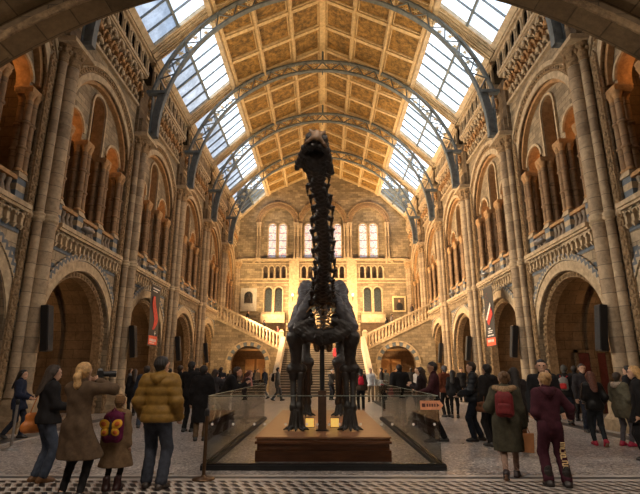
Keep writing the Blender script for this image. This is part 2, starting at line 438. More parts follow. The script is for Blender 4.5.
# floor and its borders
b = MB(); b.box(-14.2, 14.2, -6, 46, -.2, 0); struct(b.build('floor', M_floor))
def strip(n, x0, x1, y0, y1, m, z=.006):
    b = MB(); b.box(x0, x1, y0, y1, -.01, z); return struct(b.build('trim_%d' % n, m))
strip(1, -8, 8, 8.02, 8.14, M_marble); strip(2, -8, 8, 7.86, 8.02, M_slate, .005); strip(3, -8, 8, 7.72, 7.86, M_marble, .006)
strip(4, -8, 8, 6.62, 7.72, M_wave, .005); strip(5, -8, 8, 6.45, 6.62, M_slate)
for k, sd in enumerate((-1, 1)):
    a, c = sorted((sd * 7.15, sd * 7.27)); strip(6 + k, a, c, 8.14, 45, M_marble)
    a, c = sorted((sd * 7.27, sd * 7.75)); strip(8 + k, a, c, 8.14, 45, M_slate, .005)
    a, c = sorted((sd * 7.75, sd * 7.84)); strip(10 + k, a, c, 8.14, 45, M_marble)

# clustered piers
def make_pier():
    t = thing('clustered_pier', '', 'pier')
    b = MB(); b.box(.002, .06, -.8, .8, 0, 12.1); b.build('backing', M_stone, t)
    b = MB(); b.box(.004, .72, -.62, .62, 0, .3); b.taper((.33, 0), .3, .42, .72, 1.2, .6, 1.05); b.box(.02, .62, -.5, .5, .42, .72); b.taper((.3, 0), .72, .95, .62, 1.0, .5, .84)
    b.build('plinth', M_trim, t)
    b = MB(); b.lathe([(.29, .9), (.27, .98), (.24, 1.05), (.225, 1.15), (.225, 11.4)], (.33, 0), 20); b.build('main_shaft', M_shaft, t)
    for e in (-1, 1):
        b = MB(); b.lathe([(.18, .9), (.15, 1.0), (.135, 1.1), (.135, 11.4)], (.22, e * .36), 14); b.build('side_shaft', M_shaft, t)
        b = MB(); b.box(.02, .13, e * .66 - .13, e * .66 + .13, 0, 11.4)
        for k in range(38):
            z = .6 + k * .285; b.sphere((.135, e * .66, z), .085, 8, sc=(.6, 1, 1.15))
            for q in (-1, 1): b.sphere((.13, e * .66 + q * .09, z + .14), .045, 6)
        b.build('carved_pilaster', M_carve, t)
    b = MB()
    for c, r in (((.33, 0), .225), ((.22, -.36), .135), ((.22, .36), .135)):
        b.lathe([(r, 5.96), (r + .05, 6.0), (r + .06, 6.05), (r + .02, 6.09), (r + .06, 6.13), (r + .05, 6.18), (r, 6.22)], c, 18)
    b.box(.004, .16, -.79, .79, 6.0, 6.18); b.build('shaft_ring', M_trim, t)
    b = MB()
    for c, r in (((.33, 0), .225), ((.22, -.36), .135), ((.22, .36), .135)):
        q_ = .14 if r > .2 else .07
        b.lathe([(r, 11.38), (r + .04, 11.42), (r + .01, 11.48), (r + .04, 11.7), (r + q_, 11.98), (r + q_ + .01, 12.05)], c, 16)
        for k in range(7):
            a = 2 * PI * k / 7
            if c[0] + (r + .07) * math.cos(a) < .1: continue
            b.sphere((c[0] + (r + .07) * math.cos(a), c[1] + (r + .07) * math.sin(a), 11.78), .07, 6, sc=(1, 1, 1.4))
    b.build('capital', M_carve, t)
    b = MB(); b.box(.002, .72, -.66, .66, 12.03, 12.13); b.box(.002, .66, -.6, .6, 12.13, 12.26); b.build('abacus', M_trim, t)
    b = MB(); b.box(.002, .14, -.44, .44, 12.26, 15.1); b.box(.002, .3, -.34, .34, 12.26, 13.1); b.build('upper_block', M_brown, t)
    return t
pier = make_pier(); first = True
for sd, sn in SIDES:
    for i in range(1, 7):
        loc, rz = place(sd, PY[i])
        lab = 'tall clustered stone pier, %s from the entrance arch along the %s wall' % (ORD[i - 1], sn) if i < 6 else 'tall clustered stone pier where the %s wall meets the far end wall' % sn
        if first: pier.location = loc; pier.rotation_euler = (0, 0, rz); pier['label'] = lab; first = False
        else: dup(pier, loc, rz, lab)
        pier['group'] = 'clustered nave piers'

def per_bay(proto, fmt, group, bays=range(6)):
    first = True; proto['group'] = group
    for sd, sn in SIDES:
        for i in bays:
            loc, rz = place(sd, CY[i]); lab = fmt % (ORD[i], sn)
            if first: proto.location = loc; proto.rotation_euler = (0, 0, rz); proto['label'] = lab; first = False
            else: dup(proto, loc, rz, lab)

# ground archways
t = thing('stone_archway', '', 'arch')
b = MB(); b.ring((0, 2.7), 2.78, 3.02, .002, .09, n=36); b.build('hood_mould', M_zig, t)
b = MB(); b.ring((0, 2.7), 2.42, 2.76, .002, .05, n=36); b.box(.002, .05, -2.76, -2.42, 0, 2.7); b.box(.002, .05, 2.42, 2.76, 0, 2.7)
b.build('arch_moulding', M_trim, t)
b = MB(); b.ring((0, 2.7), 2.18, 2.39, -.5, -.16, n=28); b.box(-.5, -.16, -2.39, -2.18, 0, 2.7); b.box(-.5, -.16, 2.18, 2.39, 0, 2.7)
for k in range(34):
    a = PI * (k + .5) / 34; b.sphere((-.16, 2.28 * math.cos(a), 2.7 + 2.28 * math.sin(a)), .085, 6)
for k in range(11):
    for e in (-1, 1): b.sphere((-.16, e * 2.28, .3 + k * .23), .085, 6)
b.build('carved_band', M_carve, t)
per_bay(t, 'round stone archway under the gallery, %s bay of the %s wall', 'archways of the ground storey')

# corbelled string course under the gallery
t = thing('corbel_course', '', 'cornice')
b = MB(); b.box(.002, .30, -2.38, 2.38, 6.12, 6.26); b.box(.002, .24, -2.37, 2.37, 6.04, 6.12); b.build('ledge', M_trim, t)
b = MB(); K = 15
for k in range(K + 1):
    u = -2.3 + 4.6 * k / K; b.box(.002, .12, u - .05, u + .05, 5.56, 5.86); b.taper((.09, u), 5.5, 5.62, .04, .04, .16, .12)
    if k < K: b.ring((u + 4.6 / K / 2, 5.86), .1, .19, .002, .15, n=8)
b.box(.002, .15, -2.37, 2.37, 5.98, 6.04); b.build('corbel_arches', M_trim, t)
b = MB(); b.box(.002, .03, -2.37, 2.37, 5.42, 5.49); b.build('blue_band', M_blue, t)
per_bay(t, 'corbelled stone ledge below the gallery, %s bay of the %s wall', 'corbel ledges of the gallery')

# gallery balustrade
t = thing('gallery_balustrade', '', 'balustrade'); CL = (-2.2, -.76, .76, 2.2)
for u in CL:
    b = MB(); b.box(-.5, .02, u - .24, u + .24, 6.22, 6.34, 1); b.box(-.46, -.02, u - .2, u + .2, 6.34, 6.62, 0); b.box(-.46, -.02, u - .2, u + .2, 6.62, 6.82, 1); b.box(-.46, -.02, u - .2, u + .2, 6.82, 7.0, 0)
    b.taper((-.24, u), 7.0, 7.2, .56, .5, .42, .36, 1); b.build('pedestal', [M_blue, M_trim], t)
for a, c in zip(CL[:-1], CL[1:]):
    b = MB(); b.box(-.4, -.02, a + .2, c - .2, 6.92, 7.04); b.build('hand_rail', M_orange, t)
    for k in range(4):
        u = a + .2 + (c - a - .4) * (k + .5) / 4
        b = MB(); b.lathe([(.09, 6.24), (.11, 6.34), (.125, 6.46), (.09, 6.62), (.06, 6.72), (.09, 6.8), (.10, 6.92)], (-.2, u), 10); b.build('baluster', M_baluster, t)
per_bay(t, 'low gallery balustrade of stout balusters, %s bay of the %s wall', 'gallery balustrades')

# gallery arcade: great arch mouldings and clusters of slim shafts
t = thing('gallery_arcade', '', 'arcade')
b = MB(); b.ring((0, 10.2), 2.98, 3.16, .002, .12, n=36); b.box(.002, .12, -3.16, -2.98, 9.9, 10.2); b.box(.002, .12, 2.98, 3.16, 9.9, 10.2); b.build('outer_moulding', M_trim, t)
b = MB(); b.ring((0, 10.2), 2.74, 2.96, .002, .06, n=36)
for k in range(44):
    a = PI * (k + .5) / 44; b.box(.003, .11, 2.85 * math.cos(a) - .05, 2.85 * math.cos(a) + .05, 10.2 + 2.85 * math.sin(a) - .05, 10.2 + 2.85 * math.sin(a) + .05)
b.build('dentil_band', M_carve, t)
b = MB(); b.ring((0, 10.2), 2.46, 2.72, .002, .05, n=36); b.box(.002, .05, -2.72, -2.46, 7.2, 10.2); b.box(.002, .05, 2.46, 2.72, 7.2, 10.2); b.build('inner_moulding', M_trim, t)
b = MB(); b.ring((0, 10.2), 2.34, 2.49, -.298, -.1, n=28); b.build('ochre_soffit', M_orange, t)
for o, hw, zc in ((-1.58, .62, 10.25), (1.58, .62, 10.25), (0, .52, 11.8)):
    b = MB(); b.ring((o, zc), hw + .002, hw + .1, -.298, -.22, n=18)
    if o == 0: b.box(-.298, -.22, -hw - .1, -hw - .002, 9.96, zc); b.box(-.298, -.22, hw + .002, hw + .1, 9.96, zc)
    b.build('light_moulding', M_trim, t)
for u in CL:
    us = (u - .13, u + .13) if abs(u) < 2 else (u - .12, u + .12)
    pos = [(-.12, us[0]), (-.12, us[1]), (-.42, us[0]), (-.42, us[1])] if abs(u) < 2 else [(-.12, us[0]), (-.12, us[1]), (-.42, u)]
    b = MB()
    for c in pos:
        b.lathe([(.105, 7.3), (.105, 9.5)], c, 10)
        for z in (7.95, 8.75): b.lathe([(.105, z - .05), (.14, z - .03), (.14, z + .03), (.105, z + .05)], c, 10)
    cl = b.build('shaft_cluster', M_slim, t)
    b = MB()
    for c in pos: b.lathe([(.13, 7.2), (.14, 7.25), (.1, 7.3), (.085, 7.34)], c, 10)
    b.build('cluster_base', M_orange, cl)
    b = MB()
    for c in pos: b.lathe([(.085, 9.46), (.11, 9.5), (.1, 9.55), (.17, 9.75)], c, 10)
    b.taper((-.27, u), 9.72, 9.9, .5, .42, .58, .52); b.box(-.58, -.01, u - .26, u + .26, 9.9, 9.948); b.build('cluster_capital', M_orange, cl)
per_bay(t, 'great gallery arch with three lights on slim shafts, %s bay of the %s wall', 'gallery arcades')

# carved frieze and clerestory balustrade
t = thing('carved_frieze', '', 'frieze')
b = MB(); b.box(.002, .42, -2.75, 2.75, 15.22, 15.355); b.box(.002, .36, -2.75, 2.75, 15.12, 15.22); b.build('shelf', M_trim, t)
b = MB(); b.box(.002, .14, -2.7, 2.7, 13.62, 13.74); b.build('lower_moulding', M_trim, t)
for k in range(3):
    b = MB(); z = 14.02 + k * .4; w = .14 + .1 * k; K = 7
    for q in range(K + (k % 2)):
        u = -2.42 + 4.84 * (q + (.5 if k % 2 == 0 else 0)) / K
        b.ring((u, z), .2, .29, .002, w, n=10)
        b.taper((w / 2 + .002, u), z - .2, z + .1, .06, .06, w, .16); b.sphere((w + .01, u, z + .02), .11, 8, sc=(.8, 1, 1.2))
        b.sphere((w * .9, u + .345, z - .1), .075, 6, sc=(1, 1, 1.6)); b.sphere((w * .9, u + .345, z - .26), .05, 6)
    b.build('carved_tier', M_orange if k == 1 else M_trim, t)
per_bay(t, 'deep carved frieze of hanging tracery, %s bay high on the %s wall', 'carved friezes')

t = thing('clerestory_balustrade', '', 'balustrade')
K = 8; holes = []
for q in range(K):
    u = -2.75 + 5.5 * (q + .5) / K; holes.append([(u - .235, 15.42), (u + .235, 15.42)] + [(u + p[0], p[1]) for p in arcpts((0, 16.1), .235, 0, PI, 8)])
b = MB(); b.plate([[(-2.8, 15.36), (2.8, 15.36), (2.8, 16.42), (-2.8, 16.42)]] + holes, lambda a, z: (.3, a, z), lambda a, z: (.23, a, z)); b.build('pierced_panel', M_trim, t)
b = MB(); b.box(.12, .4, -2.85, 2.85, 16.42, 16.58); b.build('top_rail', M_trim, t)
for q in range(K + 1):
    u = -2.75 + 5.5 * q / K; b = MB(); b.lathe([(.09, 15.36), (.09, 15.46), (.05, 15.52), (.05, 16.0), (.08, 16.1)], (.33, u), 8); b.build('colonnette', M_trim, t)
per_bay(t, 'pierced parapet of small round arches below the skylight, %s bay of the %s wall', 'clerestory balustrades')

# ------------------------------------------------------------------ roof
RX, RZ, SX, SZ = 5.7, 19.45, 8.45, 16.75       # knee of the roof and foot of the skylight
RIDGE = 22.15
b = MB(); yA, yZ = Y0, YB
for e in (-1, 1):
    vs = [(0, yA, RIDGE), (0, yZ, RIDGE), (e * RX, yZ, RZ), (e * RX, yA, RZ)]
    vs += [(x, y, z + .2) for x, y, z in vs]
    b.add(vs, [(0, 1, 2, 3), (7, 6, 5, 4), (0, 4, 5, 1), (2, 6, 7, 3), (0, 3, 7, 4), (1, 5, 6, 2)], 0)
    b.box(*sorted((e * SX, e * 10.2)), yA, yZ, 16.62, 16.75, 1)
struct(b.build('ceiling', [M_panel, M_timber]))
sl = Vector((RX, 0, RZ - RIDGE)).normalized(); nrm = Vector((-sl.z, 0, sl.x))      # down the slope / up through the roof
def slope_bar(b, e, y0, y1, s0, s1, h0, h1, org=(0, RIDGE), d=sl, nn=nrm, mi=0):
    """bar lying on the underside of a roof slope: along y, s along the slope, h below it"""
    vs = []
    for h in (h0, h1):
        for y in (y0, y1):
            for s in (s0, s1):
                p = Vector((org[0], 0, org[1])) + d * s - nn * h; vs.append((e * p.x, y, p.z))
    b.add(vs, [(0, 1, 3, 2), (4, 6, 7, 5), (0, 4, 5, 1), (2, 3, 7, 6), (0, 2, 6, 4), (1, 5, 7, 3)], mi)
LEN = math.hypot(RX, RIDGE - RZ)
for n_, e in ((20, -1), (21, 1)):
    b = MB()
    for k in range(4):
        s = LEN * k / 3; b_ = (.02, .3) if k == 0 else ((LEN - .28, LEN) if k == 3 else (s - .09, s + .09))
        slope_bar(b, e, yA, yZ, b_[0], b_[1], 0, .2)
        slope_bar(b, e, yA, yZ, (b_[0] + b_[1]) / 2 - .05, (b_[0] + b_[1]) / 2 + .05, .2, .26)
    for q in range(19):
        y = yA + (yZ - yA) * q / 18; slope_bar(b, e, y - .1, y + .1, 0, LEN, 0, .16)
        if q < 18:
            y2 = y + (yZ - yA) / 18
            for k in range(3):
                s0, s1 = LEN * k / 3 + .13, LEN * (k + 1) / 3 - .13
                if k == 0: s0 = .3
                for a, c, d, f in ((y + .15, y + .21, s0, s1), (y2 - .21, y2 - .15, s0, s1), (y + .15, y2 - .15, s0, s0 + .06), (y + .15, y2 - .15, s1 - .06, s1)): slope_bar(b, e, a, c, d, f, 0, .09)
    struct(b.build('trim_%d' % n_, M_rib))
b = MB()
for e in (-1, 1): b.box(*sorted((e * (RX - .12), e * (RX + .14))), yA, yZ, RZ - .34, RZ - .06)
struct(b.build('trim_22', M_timber))
b = MB(); b.box(-.16, .16, yA, yZ, RIDGE - .34, RIDGE - .1); struct(b.build('trim_23', M_rib))

# skylights: one glazed slope per bay and side
sd_ = Vector((SX - RX, 0, SZ - RZ)).normalized(); sn_ = Vector((-sd_.z, 0, sd_.x)); SL = math.hypot(SX - RX, RZ - SZ)
wn = 0
for e, sn in SIDES:
    for i in range(6):
        wn += 1; y0, y1 = PY[i], PY[i + 1]
        fr = MB(); G = dict(org=(RX, RZ), d=sd_, nn=sn_)
        for a, c in ((y0 + .02, y0 + .5), (y1 - .5, y1 - .02)):                    # pale rafters beside the iron arches
            slope_bar(fr, e, a, c, 0, SL, -.1, .1, **G); slope_bar(fr, e, a + .1, a + .2, 0, SL, .1, .16, **G); slope_bar(fr, e, c - .2, c - .1, 0, SL, .1, .16, **G)
        slope_bar(fr, e, y0, y1, 0, .18, -.1, .12, **G); slope_bar(fr, e, y0, y1, SL - .3, SL, -.1, .12, **G)
        f = struct(fr.build('window_%d' % wn, M_timber))
        br = MB(); slope_bar(br, e, y0 + .5, y1 - .5, SL * .52 - .06, SL * .52 + .06, -.06, .1, **G)
        for q in range(1, 6):
            y = y0 + .5 + (y1 - y0 - 1) * q / 6; w = .05 if q == 3 else .02; slope_bar(br, e, y - w, y + w, .15, SL - .2, -.04, .07, **G)
        br.build('glazing_bars', M_iron, f)
        g = MB(); slope_bar(g, e, y0 + .5, y1 - .5, .15, SL * .52, -.02, -.01, **G)
        if e > 0: slope_bar(g, e, y0 + .5, y1 - .5, SL * .52, SL - .2, -.02, -.01, **G)
        g.build('panes', M_skyglass, f)
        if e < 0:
            g = MB(); slope_bar(g, e, y0 + .5, y1 - .5, SL * .52, SL - .2, -.02, -.01, **G); g.build('grey_panes', M_greyglass, f)['label'] = 'greyed lower panes'  # lower row on the left takes a greyer glass

# iron roof arches
def make_truss():
    t = thing('iron_roof_arch', '', 'roof arch', group='iron roof arches')
    cz, a1, b1, dd = 12.5, 7.86, 7.9, .66
    P = lambda th, o: Vector(((a1 + o) * math.cos(th), 0, cz + (b1 + o) * math.sin(th)))
    def chord(o, th0, th1, n=60, wy=.13, wr=.05):
        b = MB(); vs = []
        for i in range(n + 1):
            th = th0 + (th1 - th0) * i / n
            for r_, y_ in ((-wr, -wy), (wr, -wy), (wr, wy), (-wr, wy)): p = P(th, o + r_); vs.append((p.x, y_, p.z))
        fs = []
        for i in range(n):
            for k in range(4):
                q = (k + 1) % 4; fs.append((i * 4 + k, i * 4 + q, i * 4 + 4 + q, i * 4 + 4 + k))
        b.add(vs, fs + [(0, 3, 2, 1), (n * 4, n * 4 + 1, n * 4 + 2, n * 4 + 3)]); return b
    J = R(15)
    b = chord(0, 0, PI)
    for e in (-1, 1): b.box(*sorted((e * (a1 - .05), e * (a1 + .05))), -.13, .13, 12.26, 12.5)
    b.build('lower_chord', M_iron, t)
    chord(dd, J, PI - J).build('upper_chord', M_iron, t)
    for e in (-1, 1):
        b = MB(); n = 14; vs = []                                             # solid leg against the wall
        for i in range(n + 1):
            p = P(J * i / n, 0); q = P(J * i / n, dd); xo = min(q.x, p.x + .34)
            vs += [(e * p.x, -.05, p.z), (e * xo, -.05, p.z + (q.z - p.z) * i / n), (e * xo, .05, p.z + (q.z - p.z) * i / n), (e * p.x, .05, p.z)]
        fs = []
        for i in range(n):
            for k in range(4):
                q = (k + 1) % 4; fs.append((i * 4 + k, i * 4 + q, i * 4 + 4 + q, i * 4 + 4 + k))
        b.add(vs, fs + [(0, 3, 2, 1), (n * 4, n * 4 + 1, n * 4 + 2, n * 4 + 3)])
        b.box(*sorted((e * 7.8, e * 8.24)), -.14, .14, 12.26, 12.42)
        b.box(*sorted((e * 8.16, e * 8.22)), -.12, .12, 12.42, 14.4)
        p = P(J, 0); b.box(*sorted((e * (p.x - .08), e * 8.5)), -.15, .15, p.z + .02, p.z + .17)
        b.build('leg', M_iron, t)
    K = 38; b = MB(); zz = []
    for i in range(K + 1):
        th = J + .02 + (PI - 2 * J - .04) * i / K; zz.append(P(th, .05 if i % 2 == 0 else dd - .05))
    for i in range(K):
        b.cyl(zz[i], zz[i + 1], .038, n=6)
        mid = P(J + .02 + (PI - 2 * J - .04) * (i + .5) / K, dd * .5)
        c = (zz[i] + zz[i + 1]) / 2
        if i < K - 1:
            cc = (zz[i] + zz[i + 1] + zz[i + 2]) / 3; g = MB()
            for k in range(6):
                a = 2 * PI * k / 6; dv = Vector((math.cos(a), 0, math.sin(a)))
                g.cyl(cc + dv * .02, cc + dv * .16, .034, .022, n=5)
            g.cyl(cc + Vector((0, -.03, 0)), cc + Vector((0, .03, 0)), .06, n=8); g.build('gilded_rosette', M_gold, t)
    b.build('lattice_web', M_iron, t)
    b = MB(); b.cyl((0, 0, cz + b1 + dd), (0, 0, RIDGE - .1), .07, n=8); b.cyl((0, 0, cz + b1 - .32), (0, 0, cz + b1), .02, .05, n=8); b.build('king_strut', M_iron, t)
    return t
tr = make_truss()
for i in range(1, 6):
    lab = 'iron lattice roof arch springing from the %s pair of piers' % ORD[i - 1]
    o = tr if i == 1 else dup(tr)
    o.location = (0, PY[i], 0); o['label'] = lab

# entrance arch overhead, wall of the vestibule behind the camera
b = MB()
def arch_order(b, r, ya, yb, top=12.6, cz=-.7):
    a0 = math.acos(9.0 / r); o = [(p[0], p[1]) for p in arcpts((0, cz), r, a0, PI - a0, 48)]
    poly = [(9.0, top)] + o + [(-9.0, top)]
    b.plate([poly], lambda x, z: (x, ya, z), lambda x, z: (x, yb, z), 1, 0)
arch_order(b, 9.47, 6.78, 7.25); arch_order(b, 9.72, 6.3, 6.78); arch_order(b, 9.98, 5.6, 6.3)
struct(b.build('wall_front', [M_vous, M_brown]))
for k, (r, y) in enumerate(((9.5, 6.78), (9.75, 6.3))):
    b = MB(); a0 = math.acos(9.0 / r); b.tube([(x, y - .02, z) for x, z in arcpts((0, -.7), r, a0, PI - a0, 60)], .06, 8); struct(b.build('trim_%d' % (24 + k), M_carve))
b = MB(); b.box(-9.2, 9.2, -5.2, -5, 0, 12.6); struct(b.build('wall_entrance', M_brown))
for sd, sn in SIDES:
    b = MB(); b.box(*sorted((sd * 9.0, sd * 9.2)), -5, 7.3, 0, 22); struct(b.build('wall_vestibule_' + sn, M_brown))
b = MB(); b.box(-9.2, 9.2, -5.2, 7.25, 12.6, 12.8); struct(b.build('ceiling_vestibule', M_brown))
b = MB(); b.box(-9.2, 9.2, 7.05, 7.25, 12.8, 22.4); struct(b.build('wall_gable', M_brown))
# ------------------------------------------------------------------ far end: wall with windows, landing, staircases
XB = Matrix(((0, 1, 0, 0), (-1, 0, 0, YB), (0, 0, 1, 0), (0, 0, 0, 1)))
BY = lambda w: (lambda x, z: (x, YB - w, z))
def archloop(x, hw, z0, zs, n=14): return [(x - hw, z0), (x + hw, z0)] + [(x + p[0], p[1]) for p in arcpts((0, zs), hw, 0, PI, n)]
GR = ((-4.6, 1.62, 16.2), (0, 2.05, 16.05), (4.6, 1.62, 16.2))
b = MB()
holes = [archloop(x, r, 12.5, zs, 22) for x, r, zs in GR]
doors = [archloop(x, .37, 6.1, 9.2, 12) for x in (-5.35, -4.35, -1.15, 1.15, 4.35, 5.35)]
arc_ = []
for x0, x1, n in ((-6.0, -3.6, 4), (-2.2, 2.2, 7), (3.6, 6.0, 4)):
    arc_ += [archloop(x0 + (x1 - x0) * (k + .5) / n, .2, 10.5, 11.5, 8) for k in range(n)]
b.plate([[(-8.9, 0), (8.9, 0), (8.9, 20), (5.6, 19.9), (0, 22.3), (-5.6, 19.9), (-8.9, 20)]] + holes + doors + arc_, BY(0), BY(-.4), 0)
for x, r, zs in GR:                                                                # set-back window screens
    ws = [archloop(x + s, .38, 12.62, 15.8, 12) for s in ((-.53, .53) if x else (-1.48, 1.48))]
    b.plate([archloop(x, r + .05, 12.5, zs, 22)] + ws, BY(-.32), BY(-.5), 0)
    if x: b.ring((x, 16.75), .0, .2, -.26, -.2, 0, 2 * PI, 12)
b.box(-8.9, 8.9, YB + 1.4, YB + 1.5, 5.5, 12.2, 1)
struct(b.build('wall_back', [M_stone, M_dark]))
wn = 13
for x, r, zs in GR:
    for s in ((-.53, .53) if x else (-1.48, 1.48)):
        b = MB(); b.plate([archloop(x + s, .385, 12.6, 15.8, 12)], BY(-.36), BY(-.4), 0); g = b.build('window_%d' % wn, M_stain); struct(g)
        b = MB(); b.ring((x + s, 15.8), .36, .48, -.26, -.16, n=16); b.box(-.26, -.16, x + s - .48, x + s - .36, 12.6, 15.8); b.box(-.26, -.16, x + s + .36, x + s + .48, 12.6, 15.8); b.box(-.26, -.1, x + s - .5, x + s + .5, 12.5, 12.62)
        b.xf(XB).build('frame', M_trim, g); wn += 1
DN = ('left on', 'central on', 'right on')
for q, (x, r, zs) in enumerate(GR):
    t = thing('window_arch', 'round stone arch over paired stained windows %s the far wall' % DN[q], 'arch', group='arches of the far wall')
    for k, (ra, rb, w) in enumerate(((r + .0, r + .18, .05), (r + .2, r + .42, .1), (r + .46, r + .6, .16))):
        b = MB(); b.ring((x, zs), ra + .004, rb, .002, w, n=32); b.xf(XB).build('arch_band', (M_carve, M_slim, M_carve)[k], t)
    for e in (-1, 1):
        for k in (0, 1):
            b = MB(); c = (.16, x + e * (r + .14 + .26 * k)); b.lathe([(.14, 12.4), (.15, 12.55), (.09, 12.7), (.09, zs - .5), (.12, zs - .4), (.16, zs - .1), (.16, zs)], c, 10)
            b.xf(XB).build('colonnette', M_shaft, t)
b = MB()
for z0, z1, w in ((12.22, 12.42, .25), (11.9, 12.0, .1), (10.3, 10.42, .16), (9.98, 10.08, .08), (5.85, 6.05, .3), (5.3, 5.4, .12)): b.box(-.02, w, -8.8, 8.8, z0, z1)
for x in (-6.6, -2.85, 2.85, 6.6): b.ring((x, 11.95), .22, .42, 0, .2, n=12)
for q in range(34):
    u = -8.5 + 17.0 * q / 33; b.ring((u, 5.42), .12, .22, 0, .1, n=6)
for x0, x1, n in ((-6.0, -3.6, 4), (-2.2, 2.2, 7), (3.6, 6.0, 4)):
    for k in range(n): b.ring((x0 + (x1 - x0) * (k + .5) / n, 11.5), .2, .28, 0, .08, n=10)
    for k in range(n + 1): b.lathe([(.1, 10.42), (.06, 10.55), (.06, 11.3), (.11, 11.5)], (.05, x0 + (x1 - x0) * k / n), 8)
for x in (-2.85, 2.85): b.box(0, .13, x - .5, x + .5, 6.05, 12.2)
for x, hw in ((-4.85, 1.15), (0, 1.75), (4.85, 1.15)):
    b.add([(0, x - hw, 7.15), (0, x + hw, 7.15), (.4, x + hw, 6.85), (.4, x - hw, 6.85), (.4, x - hw, 6.05), (.4, x + hw, 6.05), (0, x - hw, 6.05), (0, x + hw, 6.05)], [(0, 1, 2, 3), (3, 2, 5, 4), (0, 3, 4, 6), (1, 7, 5, 2)])
struct(b.xf(XB).build('trim_30', M_trim))
for q, x in enumerate((-5.35, -4.35, -1.15, 1.15, 4.35, 5.35)):
    b = MB(); b.ring((x, 9.2), .375, .49, .002, .1, n=16)
    for e in (-1, 1): b.lathe([(.065, 6.2), (.05, 6.3), (.05, 8.95), (.07, 9.18)], (.13, x + e * .425), 8)
    d = thing('gallery_doorway', '%s dark arched doorway counted from the left on the far gallery' % ORD[q], 'doorway', group='dark doorways of the far gallery')
    b.xf(XB).build('door_surround', M_trim, d)
    b = MB(); b.plate([archloop(x, .43, 6.1, 9.15, 12)], BY(-.5), BY(-.55), 0); b.build('door_leaf', M_black, d)
    b = MB(); b.plate([archloop(x, .3, 7.3, 9.1, 10)], BY(-.46), BY(-.5), 0); b.build('door_glass', plain('dim_door_glass', (.06, .075, .09), .15, var=.3), d)

# bust in its niche, painting, wall lamps
t = thing('bust_niche', 'pale stone niche with a dark seated bust on the far wall', 'monument')
b = MB(); b.box(0, .16, -8.03, -6.48, 7.2, 9.45); b.box(.16, .26, -7.98, -6.53, 9.3, 9.45); b.box(.16, .3, -7.98, -6.53, 7.2, 7.34); b.box(.14, .26, -7.88, -6.63, 7.4, 7.95)
b.ring((-7.26, 8.7), .42, .58, .16, .26, n=16); b.box(.16, .26, -7.84, -7.68, 7.95, 8.7); b.box(.16, .26, -6.84, -6.68, 7.95, 8.7)
b.xf(XB).build('niche_frame', plain('pale_marble', (.42, .38, .33), .5, var=.2), t)
b = MB(); b.plate([archloop(-7.26, .42, 7.95, 8.7, 14)], BY(.17), BY(.165), 0); b.build('niche_back', M_black, t)
b = MB(); b.sphere((.3, -7.26, 8.78), .16, 12, sc=(1, .85, 1.2)); b.taper((.28, -7.26), 8.0, 8.55, .3, .62, .22, .3); b.lathe([(.1, 8.5), (.08, 8.66)], (.29, -7.26), 10); b.sphere((.3, -7.26, 8.5), .2, 10, sc=(.7, 1.25, .7))
b.xf(XB).build('bust', plain('dark_bronze', (.05, .04, .035), .4, .5), t)
t = thing('portrait_painting', 'gilt framed portrait of a dark dressed sitter on the far wall', 'painting')
b = MB()
for a in ((6.75, 8.05, 7.15, 7.28), (6.75, 8.05, 8.52, 8.65), (6.75, 6.88, 7.28, 8.52), (7.92, 8.05, 7.28, 8.52)): b.box(.02, .12, *a)
b.xf(XB).build('picture_frame', M_gold, t)
b = MB(); b.box(.02, .05, 6.88, 7.92, 7.28, 8.52); b.xf(XB).build('canvas', plain('canvas_paint', (.10, .07, .045), .5, var=.5, scale=3), t)
b = MB(); b.sphere((.05, 7.42, 8.2), .12, 12, sc=(.15, .85, 1.2)); b.xf(XB).build('painted_face', plain('painted_skin', (.5, .3, .18), .5), t)
b = MB(); b.sphere((.05, 7.45, 7.62), .42, 14, sc=(.05, .8, 1)); b.xf(XB).build('painted_coat', M_black, t)
for x, w in ((-2.95, 'left'), (2.9, 'right')):
    t = thing('wall_lamp', 'glowing wall lamp on the far wall, %s of the middle doorways' % w, 'lamp', group='lamps of the far wall')
    b = MB(); b.cyl((0, x, 8.1), (.3, x, 8.2), .03, n=8); b.cyl((.3, x, 8.2), (.3, x, 8.6), .04, .06, n=8); b.box(0, .04, x - .12, x + .12, 7.7, 8.4); b.xf(XB).build('bracket', M_bronze, t)
    b = MB(); b.lathe([(.06, 8.6), (.12, 8.68), (.13, 8.85), (.06, 8.93)], (.3, x), 12); b.xf(XB).build('lamp_globe', plain('lamp_glow', (.9, .75, .5), .4, emit=((1, .72, .38), 1.5)), t)

